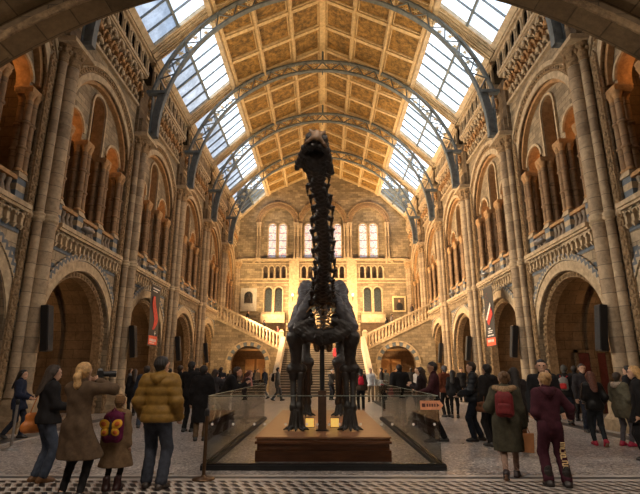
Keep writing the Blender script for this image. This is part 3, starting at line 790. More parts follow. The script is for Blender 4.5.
# landing and the lower flight
LZ, LY = 3.3, 38.0; NST = 20
b = MB(); b.box(-3.1, 3.1, LY, YB - .02, 3.0, LZ); struct(b.build('floor_landing', M_trim))
t = thing('main_staircase', 'broad straight stone staircase rising to the landing behind the skeleton', 'staircase')
b = MB()
for k in range(NST):
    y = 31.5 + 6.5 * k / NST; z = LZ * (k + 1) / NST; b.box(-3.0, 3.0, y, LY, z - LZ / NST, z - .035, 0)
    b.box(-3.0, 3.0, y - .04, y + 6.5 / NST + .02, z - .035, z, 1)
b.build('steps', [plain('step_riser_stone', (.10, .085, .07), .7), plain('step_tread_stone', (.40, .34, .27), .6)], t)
for e in (-1, 1):
    b = MB(); x0, x1 = sorted((e * 3.0, e * 3.34))
    vs = []
    for x in (x0, x1): vs += [(x, 31.2, 0), (x, LY, 0), (x, LY, LZ + .95), (x, 31.2, .95)]
    b.add(vs, [(0, 1, 2, 3), (7, 6, 5, 4), (0, 4, 5, 1), (1, 5, 6, 2), (2, 6, 7, 3), (3, 7, 4, 0)])
    b.box(x0 - .06, x1 + .06, 30.9, 31.35, 0, 1.25); b.taper(((x0 + x1) / 2, 31.12), 1.25, 1.5, .56, .6, .2, .2)
    b.build('side_parapet', plain('pale_parapet_stone', (.50, .41, .30), .6, var=.2), t)
# flanking walls with archways and the upper flights
for e, sn in SIDES:
    sl_ = lambda x: LZ + (abs(x) - 3.34) * (5.9 - LZ) / (8.9 - 3.34)
    xa = 5.9; o = [(e * 3.34, 0), (e * (xa - 1.35), 0)] + [(e * (xa - p[0]), p[1]) for p in arcpts((0, 2.15), 1.35, 0, PI, 24)] + [(e * (xa + 1.35), 0), (e * 8.9, 0), (e * 8.9, sl_(8.9)), (e * 3.34, LZ)]
    b = MB(); b.plate([o], lambda x, z: (x, LY, z), lambda x, z: (x, LY + .5, z), 0, 1)
    b.box(*sorted((e * 3.34, e * 8.9)), 42.5, 42.6, 0, 5.8, 1)
    struct(b.build('wall_stair_' + sn, [M_stone, M_dark]))
    t = thing('stair_archway', 'round archway with spotted voussoirs below the stairs on the %s' % sn, 'arch', group='archways below the stairs')
    b = MB(); K = 17
    for k in range(K):
        a0 = PI * k / K; a1 = PI * (k + 1) / K; b.ring((e * xa, 2.15), 1.37, 1.66, .002, .06, a0 + .01, a1 - .01, 4, k % 2)
    b.box(.002, .06, e * xa - 1.66, e * xa - 1.37, 0, 2.15, 0); b.box(.002, .06, e * xa + 1.37, e * xa + 1.66, 0, 2.15, 0)
    b.ring((e * xa, 2.15), 1.68, 1.78, .002, .1, n=24)
    M38 = XB.copy(); M38[1][3] = LY; b.xf(M38).build('voussoirs', [M_trim, M_blue], t)
    b = MB(); b.box(e * xa - .9, e * xa + .9, 42.3, 42.45, 0, 2.6, 0); b.box(e * xa - .1, e * xa + .1, 42.25, 42.3, 0, 2.6, 1); b.build('inner_doors', [plain('brown_inner_doors', (.35, .2, .08), .5), M_bronze], t)  # plain brown doors behind the archway
    t = thing('upper_stair_flight', 'upper stone flight climbing from the landing to the %s gallery' % sn, 'staircase', group='upper stair flights')
    b = MB(); n = 16
    for k in range(n):
        x = 3.34 + 5.5 * k / n; z = LZ + 2.6 * (k + 1) / n; b.box(*sorted((e * x, e * 8.9)), LY + .5, LY + 3.4, z - 2.6 / n, z)
    b.build('steps', M_trim, t)
    b = MB(); vs = []
    for z0, z1, y0, y1 in ((-.16, .02, LY - .14, LY + .5), (.98, 1.14, LY + .02, LY + .36)):
        vs = []
        for x in (3.34, 8.7):
            for y in (y0, y1):
                for z in (z0, z1): vs.append((e * x, y, sl_(x) + z))
        b.add(vs, [(0, 1, 3, 2), (4, 6, 7, 5), (0, 4, 5, 1), (2, 3, 7, 6), (0, 2, 6, 4), (1, 5, 7, 3)])
    b.build('sloping_rails', M_trim, t)
    for k in range(19):
        x = 3.68 + 4.9 * k / 18; z = sl_(x)
        b = MB(); b.lathe([(.11, z), (.12, z + .1), (.07, z + .2), (.10, z + .45), (.06, z + .75), (.11, z + .88), (.12, z + 1.0)], (e * x, LY + .19), 8); b.build('baluster', M_trim, t)
    b = MB(); b.box(*sorted((e * 3.16, e * 3.52)), LY, LY + .4, LZ - .3, LZ + 1.3); b.taper((e * 3.34, LY + .2), LZ + 1.3, LZ + 1.5, .44, .48, .2, .2); b.build('newel', M_trim, t)
# ------------------------------------------------------------------ smooth bodies: tapered capsules blended into one skin, meshed on a grid
def smooth_solid(prims, vox, name, mats, parent=None, cuts=(), wave=None, region=None, smooth=True):
    """prims: (p0, p1, r0, r1, blend, y_squash[, x_squash]); cuts: (point, normal) half-spaces removed;
    wave: function(x, y, z) added to the distance; region: function(centres) -> material index per face"""
    P = []
    lo = np.full(3, 1e9); hi = np.full(3, -1e9)
    for p in prims:
        a = np.array(p[0], float); c = np.array(p[1], float); r = max(p[2], p[3]) * 1.1 + .02
        lo = np.minimum(lo, np.minimum(a, c) - r); hi = np.maximum(hi, np.maximum(a, c) + r)
    n = np.maximum(((hi - lo) / vox).astype(int) + 4, 4); org = lo - 1.5 * vox
    ax = [org[i] + vox * np.arange(n[i]) for i in range(3)]
    D = np.full(n, 1.0, np.float32)
    for p in prims:
        a = np.array(p[0], float); c = np.array(p[1], float); r0, r1, k = p[2], p[3], p[4]
        sy = p[5] if len(p) > 5 else 1.0; sx = p[6] if len(p) > 6 else 1.0
        m = max(r0, r1) + k + 2 * vox
        i0 = np.maximum(((np.minimum(a, c) - m - org) / vox).astype(int), 0); i1 = np.minimum(((np.maximum(a, c) + m - org) / vox).astype(int) + 2, n)
        sl = tuple(slice(i0[i], i1[i]) for i in range(3))
        S = np.array((1 / sx, 1 / sy, 1.0)); A = a * S; B = (c - a) * S; L2 = float(B @ B)
        X = (ax[0][sl[0]] * S[0] - A[0])[:, None, None]; Y = (ax[1][sl[1]] * S[1] - A[1])[None, :, None]; Z = (ax[2][sl[2]] - A[2])[None, None, :]
        if L2 > 1e-9:
            t = np.clip((X * B[0] + Y * B[1] + Z * B[2]) / L2, 0, 1)
            d = np.sqrt((X - t * B[0]) ** 2 + (Y - t * B[1]) ** 2 + (Z - t * B[2]) ** 2) - (r0 + (r1 - r0) * t)
        else: d = np.sqrt(X * X + Y * Y + Z * Z) - r0
        d = (d * min(sx, sy, 1.0)).astype(np.float32); o = D[sl]
        if k > 0:
            h = np.maximum(k - np.abs(o - d), 0) / k; D[sl] = np.minimum(o, d) - h * h * k * .25
        else: D[sl] = np.minimum(o, d)
    if wave is not None: D = D + wave(ax[0][:, None, None], ax[1][None, :, None], ax[2][None, None, :]).astype(np.float32)
    for pt, nn in cuts:
        nn = np.array(nn, float); nn /= np.linalg.norm(nn)
        D = np.maximum(D, ((ax[0] - pt[0]) * nn[0])[:, None, None] + ((ax[1] - pt[1]) * nn[1])[None, :, None] + ((ax[2] - pt[2]) * nn[2])[None, None, :])
    D[0] = D[-1] = 1; D[:, 0] = D[:, -1] = 1; D[:, :, 0] = D[:, :, -1] = 1
    # surface nets
    N_ = n - 1
    c = [D[i:N_[0] + i, j:N_[1] + j, k:N_[2] + k] for i in (0, 1) for j in (0, 1) for k in (0, 1)]
    inside = sum((q < 0).astype(np.int8) for q in c); act = (inside > 0) & (inside < 8)
    idx = np.argwhere(act); ids = np.full(N_, -1, np.int64); ids[act] = np.arange(len(idx))
    cv = np.stack([q[act] for q in c], 1)
    pos = np.zeros((len(idx), 3)); cnt = np.zeros(len(idx))
    crn = np.array([(i, j, k) for i in (0, 1) for j in (0, 1) for k in (0, 1)], float)
    for a in range(8):
        for b_ in range(a + 1, 8):
            if np.abs(crn[a] - crn[b_]).sum() != 1: continue
            va, vb = cv[:, a], cv[:, b_]; m = (va < 0) != (vb < 0)
            t = va[m] / (va[m] - vb[m]); pos[m] += crn[a] + t[:, None] * (crn[b_] - crn[a]); cnt[m] += 1
    V = org + vox * (idx + pos / cnt[:, None])
    F = []
    s = D < 0
    for axis in range(3):
        u, w = (axis + 1) % 3, (axis + 2) % 3
        s0 = [slice(0, -1) if q == axis else slice(None) for q in range(3)]; s1 = [slice(1, None) if q == axis else slice(None) for q in range(3)]
        ch = s[tuple(s0)] != s[tuple(s1)]; e = np.argwhere(ch)
        ok = (e[:, u] > 0) & (e[:, w] > 0) & (e[:, u] < N_[u]) & (e[:, w] < N_[w]) ; e = e[ok]
        inn = s[tuple(e.T)]
        du = np.zeros(3, int); du[u] = 1; dw = np.zeros(3, int); dw[w] = 1
        q = np.stack([ids[tuple((e - du - dw).T)], ids[tuple((e - dw).T)], ids[tuple(e.T)], ids[tuple((e - du).T)]], 1)
        q[~inn] = q[~inn][:, ::-1]; F.append(q)
    F = np.concatenate(F); F = F[(F >= 0).all(1)]
    me = bpy.data.meshes.new(name)
    me.vertices.add(len(V)); me.vertices.foreach_set('co', V.astype(np.float32).ravel())
    me.loops.add(F.size); me.loops.foreach_set('vertex_index', F.astype(np.int32).ravel())
    me.polygons.add(len(F)); me.polygons.foreach_set('loop_start', np.arange(0, F.size, 4, dtype=np.int32)); me.polygons.foreach_set('loop_total', np.full(len(F), 4, np.int32))
    mats = mats if isinstance(mats, (list, tuple)) else [mats]
    for m in mats: me.materials.append(m)
    if region is not None: me.polygons.foreach_set('material_index', np.asarray(region(V[F].mean(1)), dtype=np.int32))
    me.polygons.foreach_set('use_smooth', np.full(len(F), smooth))
    me.update(calc_edges=True); me.validate()
    o = bpy.data.objects.new(name, me); COL.objects.link(o)
    if parent is not None: o.parent = parent
    return o
# ------------------------------------------------------------------ diplodocus skeleton, facing the entrance
PTOP = .425
def bone_mat(name, c0, c1, rough=.42):
    m, nt, b, out = new_mat(name)
    pos = N(nt, 'TexCoord').outputs['Object']
    nz = noise(nt, pos, 5, 6, .7)
    L(nt, ramp(nt, nz, [(.35, c0), (.68, c1)]), b.inputs['Base Color']); b.inputs['Roughness'].default_value = rough
    bump(nt, b, noise(nt, pos, 22, 5, .7), .7, .012); return m
M_bone = bone_mat('dark_cast_bone', (.008, .006, .005), (.03, .022, .018))
M_bone2 = bone_mat('slate_cast_bone', (.04, .038, .042), (.095, .09, .098), .5)
M_jaw = bone_mat('brown_cast_bone', (.10, .05, .022), (.24, .135, .065), .5)
rough = lambda x, y, z: .010 * np.sin(x * 31 + z * 17) * np.sin(y * 29 + z * 23) * np.sin(z * 37 + x * 11) + .006 * np.sin(x * 83) * np.sin(y * 71) * np.sin(z * 79)
dino = thing('diplodocus_skeleton', 'huge dark sauropod skeleton with long raised neck standing on the wooden plinth', 'skeleton', (0, 0, 0))
def catmull(pts, n):
    pts = [Vector(p) for p in pts]; P = [pts[0] * 2 - pts[1]] + pts + [pts[-1] * 2 - pts[-2]]; out = []
    for i in range(len(pts) - 1):
        for k in range(n):
            t = k / n; a, b_, c, d = P[i:i + 4]
            out.append(.5 * ((2 * b_) + (c - a) * t + (2 * a - 5 * b_ + 4 * c - d) * t * t + (3 * b_ - a - 3 * c + d) * t ** 3))
    return out + [pts[-1]]
# one neck vertebra, along +y, unit size ~ 1 long; processes up and to the sides, ribs hanging back
def neck_vertebra(kind):
    p = [((0, -.5, 0), (0, .5, 0), .17, .20, .08), ((0, -.1, .1), (0, .25, .34), .12, .07, .08), ((0, .2, .15), (0, .45, .3), .08, .05, .05)]
    for e in (-1, 1):
        p += [((e * .1, .1, .12), (e * .26, .42, .26), .09, .06, .06), ((e * .1, -.1, .1), (e * .25, -.5, .22), .08, .05, .05),
              ((e * .12, -.2, -.1), (e * .30, -.05, -.2), .09, .06, .06), ((e * .30, -.25, -.22), (e * .28, .62, -.26), .055, .02, .04)]
        if kind: p += [((e * .08, .2, .3), (e * .16, .25, .5), .08, .04, .05)]
    return smooth_solid(p, .03, 'neck_vertebra', M_bone, dino, wave=lambda x, y, z: .03 * np.sin(x * 19 + 1) * np.sin(y * 17) * np.sin(z * 21 + 2))
path = catmull([(0, 10.35, 3.12), (.0, 9.6, 3.22), (.03, 8.4, 3.5), (.01, 7.0, 3.78), (-.05, 5.9, 4.02), (-.07, 5.1, 4.1)], 12)
cum = [0]
for a, c in zip(path[:-1], path[1:]): cum.append(cum[-1] + (c - a).length)
def at_len(s):
    for i in range(len(cum) - 1):
        if cum[i + 1] >= s: return path[i].lerp(path[i + 1], (s - cum[i]) / (cum[i + 1] - cum[i])), (path[i + 1] - path[i]).normalized()
    return path[-1], (path[-1] - path[-2]).normalized()
def orient(o, pos, d, s, up=Vector((0, 0, 1)), lateral=1.0):
    y = d.normalized(); x = y.cross(up).normalized(); z = x.cross(y)
    M = Matrix((x * s * lateral, y * s, z * s)).transposed().to_4x4(); M.translation = pos; o.matrix_local = M
NV = 15; A = neck_vertebra(0); Bv = neck_vertebra(1); usedA = usedB = False
sizes = [.62 - .40 * (k / (NV - 1)) ** .8 for k in range(NV)]                # from the shoulders to the skull
tot = sum(sizes); s0 = 0
for k in range(NV):
    ln = sizes[k] / tot * cum[-1]; p, d = at_len(s0 + ln / 2); s0 += ln
    proto = Bv if k < 6 else A
    if (k < 6 and not usedB) or (k >= 6 and not usedA): o = proto
    else: o = proto.copy(); COL.objects.link(o)
    if k < 6: usedB = True
    else: usedA = True
    wid = (.60 - .23 * k / (NV - 1)) / (.62 * ln * 1.04 / .62) if False else 1.0
    orient(o, p + Vector((random.uniform(-.03, .03), 0, 0)), (-d + Vector((random.uniform(-.10, .10), 0, 0))), ln * 1.06, Vector((random.uniform(-.12, .12), 0, 1)), lateral=1.28 * [1.15, 1.05, 1.0, 1.0, 1.02, 1.05, 1.1, 1.12, 1.15, 1.2, 1.25, 1.3, 1.35, 1.45, 1.5][k])
# skull: long muzzle pointing over the entrance, seen from below
def skull():
    t = smooth_solid([((0, 0, 0), (0, -.30, .04), .12, .115, .05, 1, 1.15), ((0, -.28, .04), (0, -.55, .06), .105, .10, .06, 1, 1.3),
        ((0, .0, .07), (0, -.2, .11), .10, .09, .05), ((.14, .02, .0), (.12, -.20, .03), .05, .05, .05), ((-.14, .02, .0), (-.12, -.20, .03), .05, .05, .05),
        ((.14, .04, .02), (.20, .05, -.15), .055, .035, .04), ((-.14, .04, .02), (-.20, .05, -.15), .055, .035, .04), ((0, .05, .0), (0, .14, -.03), .1, .08, .05)], .014, 'skull', M_bone, dino, wave=lambda x, y, z: .008 * np.sin(x * 60) * np.sin(y * 50) * np.sin(z * 55))
    j = [((0, -.32, -.10), (0, .02, -.13), .10, .13, .06, 1, 1.25)]
    for e in (-1, 1):
        pts = [(e * .21, .05, -.17), (e * .19, -.10, -.14), (e * .155, -.30, -.10), (e * .13, -.46, -.06), (e * .07, -.56, -.05), (0, -.58, -.045)]
        for a, c in zip(pts[:-1], pts[1:]): j.append((a, c, .038, .034, .03))
    smooth_solid(j, .013, 'lower_jaw', M_bone, dino, wave=lambda x, y, z: .010 * np.sin(x * 70) * np.sin(y * 40) * np.sin(z * 60))
    f = []
    for e in (-1, 1): f += [((e * .02, -.645, .06), (e * .085, -.625, .125), .026, .018, .02), ((e * .02, -.65, .05), (e * .095, -.615, -.03), .028, .02, .02), ((e * .095, -.615, -.03), (e * .13, -.55, -.05), .018, .014, .02)]
    f += [((0, -.65, .10), (0, -.655, .02), .03, .035, .02)]  # brown X-shaped piece on the muzzle tip
    smooth_solid(f, .010, 'muzzle_front', M_jaw, dino)['label'] = 'brown bone on the front of the muzzle'
    b = MB()
    for k in range(15):
        a = -1.25 + 2.5 * k / 14; x = .1 * math.sin(a) * 1.05; y = -.48 - .11 * math.cos(a); b.cyl((x, y, -.055), (x, y - .012, .0), .011, .006, n=6)
    b.build('teeth', M_jaw, dino)
    M = Matrix.Translation(at_len(99)[0] + Vector((-.01, .05, -.03))) @ Matrix.Rotation(R(8), 4, 'Y') @ Matrix.Rotation(R(-4), 4, 'X') @ Matrix.Diagonal((.98, .60, .95, 1))
    for o in dino.children:
        if o.name.split('.')[0] in ('skull', 'lower_jaw', 'muzzle_front', 'teeth'): o.matrix_local = M
skull()
# trunk vertebrae, ribs
spine = catmull([(0, 10.3, 3.1), (0, 11.3, 3.42), (0, 12.4, 3.62), (0, 13.4, 3.6)], 10)
def trunk_vertebra():
    p = [((0, -.5, 0), (0, .5, 0), .34, .36, .08), ((0, 0, .2), (0, .1, 1.05), .2, .10, .1), ((0, .1, 1.0), (0, .1, 1.1), .16, .13, .05)]
    for e in (-1, 1): p += [((e * .1, 0, .4), (e * .75, .05, .5), .14, .09, .08), ((e * .1, -.2, .3), (e * .3, -.55, .45), .1, .06, .06)]
    return smooth_solid(p, .045, 'trunk_vertebra', M_bone, dino)
tv = trunk_vertebra()
def rib(e, y, zt, w, depth, r):
    b = MB(); pts = []
    for k in range(15):
        t = k / 14; a = -.25 + 2.05 * t
        pts.append((e * (.12 + w * math.sin(min(a + .3, PI * .93)) * (1 if t < .8 else 1 - (t - .8) * .6)), y + .28 * t - .06 * math.sin(t * PI), zt + .08 - depth * (t ** 1.25)))
    b.tube(pts, [r * (1.15 - .5 * abs(k / 14 - .35)) for k in range(15)], 8, flat=(Vector((0, 1, 0)), 1.5)); b.build('rib', M_bone, dino)
for k in range(10):
    t = (k + .5) / 10; i = int(t * (len(spine) - 1)); p = spine[i]; d = (spine[min(i + 1, len(spine) - 1)] - spine[max(i - 1, 0)]).normalized()
    o = tv if k == 0 else tv.copy()
    if k: COL.objects.link(o)
    orient(o, p, d, .33 + .012 * k)
    w = .34 + .32 * math.sin(PI * (.16 + .8 * t)); dep = (.75 + .75 * math.sin(PI * (.2 + .65 * t)))
    for e in (-1, 1): rib(e, p.y, p.z + .1, w, dep, .045)
# chest: coracoids, breast bones and tangled small struts coloured as if lit from below
def pair(f, name, m, vox):
    for e in (-1, 1): smooth_solid([tuple([(e * q[0][0], q[0][1], q[0][2]), (e * q[1][0], q[1][1], q[1][2])] + list(q[2:])) for q in f], vox, name, m, dino, wave=rough)
pair([((.60, 10.15, 2.50), (.52, 10.5, 2.95), .15, .10, .08, .55), ((.52, 10.5, 2.95), (.44, 11.15, 3.45), .10, .12, .08, .5), ((.44, 11.15, 3.45), (.40, 11.4, 3.6), .14, .17, .08, .4), ((.56, 10.1, 2.55), (.40, 10.0, 2.85), .12, .10, .1, .6), ((.40, 10.02, 2.85), (.33, 10.2, 3.1), .10, .09, .08, .6)], 'scapula', M_bone2, .022)
pair([((.54, 10.0, 2.5), (.24, 9.94, 2.62), .10, .08, .06, .5), ((.48, 9.98, 2.4), (.06, 9.98, 2.34), .10, .12, .06, .45), ((.34, 9.98, 2.3), (.05, 10.0, 2.2), .10, .09, .06, .5)], 'coracoid', M_bone, .02)
pair([((.16, 10.0, 2.28), (.13, 10.5, 2.12), .11, .13, .08, 1, .6)], 'sternal_plate', M_bone, .022)
random.seed(11); b = MB()
M_strut = plain('golden_lit_bone_edges', (.24, .13, .05), .5, var=.5, scale=14)  # ochre puts golden light on the bone edges into the colour
for k in range(26):
    a = random.uniform(-1, 1); z = random.uniform(2.45, 3.25); x = a * (.30 - .08 * (z - 2.4)); y = 9.95 + random.uniform(0, .35)
    q = Vector((random.uniform(-.16, .16), random.uniform(-.1, .1), random.uniform(-.09, .12)))
    sp = Vector((x, y, z)); o = MB(); o.tube([sp - q, sp + Vector((random.uniform(-.04, .04), 0, .04)), sp + q], [.008, .02, .007], 6); o.build('chest_strut', M_strut, dino)
# forelimbs and hindlimbs
def limb(e, x, ys, zs, ye, ze, yw, zw, big, hind=False):
    r = big
    smooth_solid([((e * x, ys, zs), (e * (x + .04), ye, ze + .1), r * 1.15, r, .05), ((e * (x - .06), ys, zs), (e * (x + .09), ys - .02, zs - .08), r * 1.35, r * 1.3, .06),
                  ((e * (x + .1), ys - .04, zs - .2), (e * (x + .08), ye, (zs + ze) / 2), r * .8, r * .6, .06), ((e * (x - .09), ye, ze + .08), (e * (x + .13), ye, ze + .08), r * 1.0, r * 1.0, .06)], .022, 'femur' if hind else 'humerus', M_bone, dino, wave=rough)
    for nm, dx, rr in (('tibia' if hind else 'radius', -.07, .6), ('fibula' if hind else 'ulna', .09, .62)):
        smooth_solid([((e * (x + dx), ye + (.03 if dx > 0 else -.03), ze - .02), (e * (x + dx * .75), yw, zw + .12), r * rr, r * .5, .03), ((e * (x + dx), ye, ze - .01), (e * (x + dx), ye, ze - .08), r * .85, r * .75, .04),
                      ((e * (x + dx * .75), yw, zw + .14), (e * (x + dx * .75), yw, zw + .1), r * .72, r * .72, .04)], .018, nm, M_bone, dino)
    for k in range(5):
        a = R(-62 + 31 * k); hx, hy = math.sin(a), -math.cos(a)
        top = (e * x + hx * .09, yw + hy * .05, zw + .07); low = (e * x + hx * .15, yw + hy * .11, PTOP + .07)
        smooth_solid([(top, low, .045, .038, .02), (low, (e * x + hx * .2, yw + hy * .17, PTOP + .045), .042, .036, .02)], .014, 'metatarsal' if hind else 'metacarpal', M_bone, dino)
        smooth_solid([((e * x + hx * .21, yw + hy * .18, PTOP + .05), (e * x + hx * .29, yw + hy * .27, PTOP + .022), .034, .014 if k in (0, 4) else .02, .01)], .012, 'toe_bone', M_bone, dino)
for e in (-1, 1):
    limb(e, .55, 10.22, 2.38, 10.4, 1.56, 10.3, .74, .115)
    limb(e, .47, 13.45, 3.05, 13.2, 1.75, 13.5, .66, .14, True)
pair([((.15, 12.9, 3.45), (.45, 13.3, 3.55), .12, .2, .1, 1, .6), ((.45, 13.3, 3.5), (.45, 14.1, 3.45), .2, .12, .1, 1, .5), ((.42, 13.5, 3.2), (.2, 13.0, 2.5), .14, .1, .08, 1, .7), ((.4, 13.6, 3.2), (.15, 14.2, 2.6), .12, .08, .08, 1, .7)], 'hip_bone', M_bone, .03)
tail = catmull([(0, 13.8, 3.5), (0, 15.3, 3.3), (0, 17.5, 2.75), (0, 20.0, 2.5), (.1, 22.6, 2.7)], 8); K = 26
def tail_vertebra(): return smooth_solid([((0, -.5, 0), (0, .5, 0), .26, .25, .06), ((0, 0, .2), (0, .35, .75), .13, .07, .08), ((0, 0, -.2), (0, .4, -.75), .1, .06, .06), ((0, 0, 0), (.55, .1, .05), .12, .06, .06), ((0, 0, 0), (-.55, .1, .05), .12, .06, .06)], .05, 'tail_vertebra', M_bone, dino)
tvb = tail_vertebra()
for k in range(K):
    f = k / K * (len(tail) - 1.01); i = int(f); p = tail[i].lerp(tail[i + 1], f - i); d = (tail[i + 1] - tail[i]).normalized()
    o = tvb if k == 0 else tvb.copy()
    if k: COL.objects.link(o)
    orient(o, p, d, .46 - .012 * k)

# support, plinth
t = thing('support_post', 'dark steel post on the plinth propping the chest of the skeleton', 'post', (-.02, 10.25, PTOP))
b = MB(); b.cyl((0, 0, .02), (0, 0, 1.95), .05, .05, 14); b.build('upper_tube', M_black, t)
b = MB(); b.box(-.085, .085, -.085, .085, .02, .78); b.build('timber_sleeve', plain('dark_timber', (.07, .035, .02), .5, var=.4), t)
b = MB(); b.box(-.13, .13, -.13, .13, 0, .02); b.build('foot_plate', M_black, t)
b = MB(); b.tube([(-.42, 0, 1.86), (-.2, -.03, 1.96), (0, -.04, 1.98), (.2, -.03, 1.96), (.42, 0, 1.86)], .035, 8); b.build('cradle_bar', M_black, t)
M_wood = None
def wood(name, c0, c1, rough=.3, sx=1.0, sy=9.0):
    m, nt, b, out = new_mat(name)
    pos = N(nt, 'NewGeometry').outputs['Position']; mp = N(nt, 'Mapping'); mp.inputs['Scale'].default_value = (sx, sy, sy); L(nt, pos, mp.inputs[0])
    L(nt, ramp(nt, noise(nt, mp.outputs[0], 2.0, 6, .65), [(.35, c0), (.65, c1)]), b.inputs['Base Color']); b.inputs['Roughness'].default_value = rough
    return m
M_wood = wood('polished_plinth_wood', (.13, .042, .018), (.26, .095, .04)); M_woodtop = wood('plinth_top_wood', (.26, .11, .05), (.42, .20, .10), .32)
PX, PYA, PYB = 1.25, 9.28, 15.4
t = thing('wooden_plinth', 'long polished red-brown wooden plinth under the skeleton inside the glass barrier', 'plinth', (0, 0, 0))
b = MB(); b.box(-PX, PX, PYA, PYB, 0, .19); b.build('base_tier', M_wood, t)
b = MB(); b.box(-PX + .03, PX - .03, PYA + .03, PYB - .03, .19, .30); b.build('middle_tier', M_wood, t)
b = MB(); b.box(-PX - .01, PX + .01, PYA - .01, PYB + .01, .30, .345); b.box(-PX + .02, PX - .02, PYA + .02, PYB - .02, .345, .395); b.build('upper_moulding', M_wood, t)
b = MB(); b.box(-PX - .005, PX + .005, PYA - .005, PYB + .005, .395, PTOP); b.build('top_board', M_woodtop, t)
for e in (-1, 1):
    l = thing('plinth_light', 'small glowing yellow light panel on the plinth, %s of the steel post' % ('left' if e < 0 else 'right'), 'light', (e * .27 - .02, 10.75, PTOP), 0, 'plinth light panels')
    b = MB(); b.box(-.1, .1, .0, .06, 0, .2); b.build('case', M_black, l)
    b = MB(); b.box(-.09, .09, -.006, .0, .012, .19); b.build('lit_face', plain('yellow_lamp_face', (.9, .6, .2), .4, emit=((1, .55, .12), .8), bmp=0), l)

# glass barrier: narrow front pen, wider pen behind
M_dot = plain('white_safety_dots', (.8, .76, .7), .5, bmp=0)
GH = 1.18
gb = thing('glass_barrier', 'low glass barrier on a black rail fencing off the skeleton', 'barrier', (0, 0, 0))
def run(x0, y0, x1, y1, panes, dots=True):
    a = Vector((x0, y0, 0)); c = Vector((x1, y1, 0)); d = (c - a).normalized(); nn = Vector((-d.y, d.x, 0)); Ln = (c - a).length
    M = Matrix((d, nn, Vector((0, 0, 1)))).transposed().to_4x4(); M.translation = a
    b = MB(); b.box(-.05, Ln + .05, -.07, .07, 0, .075); b.box(-.04, Ln + .04, -.04, -.015, .075, .1); b.box(-.04, Ln + .04, .015, .04, .075, .1); b.xf(M).build('floor_rail', M_black, gb)
    for k in range(panes):
        p0 = Ln * k / panes + .01; p1 = Ln * (k + 1) / panes - .01
        b = MB(); b.box(p0, p1, -.006, .006, .1, GH); g = b.xf(M).build('glass_pane', M_glass, gb)
        b = MB(); b.box(p0, p1, -.007, .007, GH, GH + .008); b.xf(M).build('pane_edge', plain('green_glass_edge', (.35, .42, .38), .2, bmp=0), g)
        if dots:
            n = int((p1 - p0) / .17)
            for q in range(n):
                if (q * 7 + k * 3) % 5 in (1, 2): continue
                s = p0 + (p1 - p0) * (q + .5) / n
                b = MB(); b.cyl((s, -.0085, .72), (s, -.0065, .72), .022, n=12); b.xf(M).build('safety_dot', M_dot, g)
run(-2.0, 8.55, 2.0, 8.55, 2)
run(-2.0, 8.62, -2.0, 17.0, 4, False); run(2.0, 8.62, 2.0, 17.0, 4, False)
run(-3.15, 17.0, -2.08, 17.0, 1, False); run(2.08, 17.0, 2.75, 17.0, 1, False)
run(-3.15, 17.1, -3.15, 26, 3, False); run(2.75, 17.1, 2.75, 26, 3, False)
sg = thing('arrow_sign', 'small orange arrow sign fixed to the glass near its right front corner', 'sign', (1.87, 8.535, 1.03))
M_orangesign = plain('orange_sign', (.80, .36, .20), .5, bmp=0); M_signink = plain('sign_ink', (.12, .04, .03), .5, bmp=0)
b = MB(); b.plate([[(-.2, -.075), (.13, -.075), (.13, -.09), (.2, 0), (.13, .09), (.13, .075), (-.2, .075)]], lambda x, z: (x, 0, z), lambda x, z: (x, .004, z)); b.build('sign_board', M_orangesign, sg)
b = MB()
for x0, x1, z0, z1 in ((-.17, -.11, -.03, .03), (-.09, -.06, -.025, .025), (-.045, -.02, -.025, .025), (-.005, .025, -.025, .025), (.04, .065, -.025, .025)): b.box(x0, x1, -.004, 0, z0, z1)
b.plate([[(.085, -.035), (.13, 0), (.085, .035)]], lambda x, z: (x, -.004, z), lambda x, z: (x, 0, z)); b.build('sign_lettering', M_signink, sg)
# ------------------------------------------------------------------ people: local frame x right, y forwards, z up
M_eye = plain('eye', (.02, .015, .012), .3, bmp=0)
def skin_mat(c): return plain('skin_%d_%d_%d' % tuple(int(q * 100) for q in c), c, .55, var=.12, scale=12, bmp=.05)
def cloth(name, c, rough=.85, var=.3, scale=14, bmp=.35): return plain(name, c, rough, var=var, scale=scale, bmp=bmp, bdist=.008, spec=.2)
SKIN_A, SKIN_B, SKIN_C = (.52, .31, .21), (.42, .24, .15), (.20, .11, .07)
def V3(*a): return np.array(a, float)
def ik(a, tgt, l1, l2, pole):
    d = tgt - a; D = np.linalg.norm(d); D = min(max(D, abs(l1 - l2) + .01), (l1 + l2) * .999); u = d / np.linalg.norm(d)
    x = (l1 * l1 - l2 * l2 + D * D) / (2 * D); h = math.sqrt(max(l1 * l1 - x * x, 0))
    q = pole - u * (pole @ u); q = q / (np.linalg.norm(q) + 1e-9)
    return a + u * x + q * h, a + u * D
GROUND_Z = 0.0
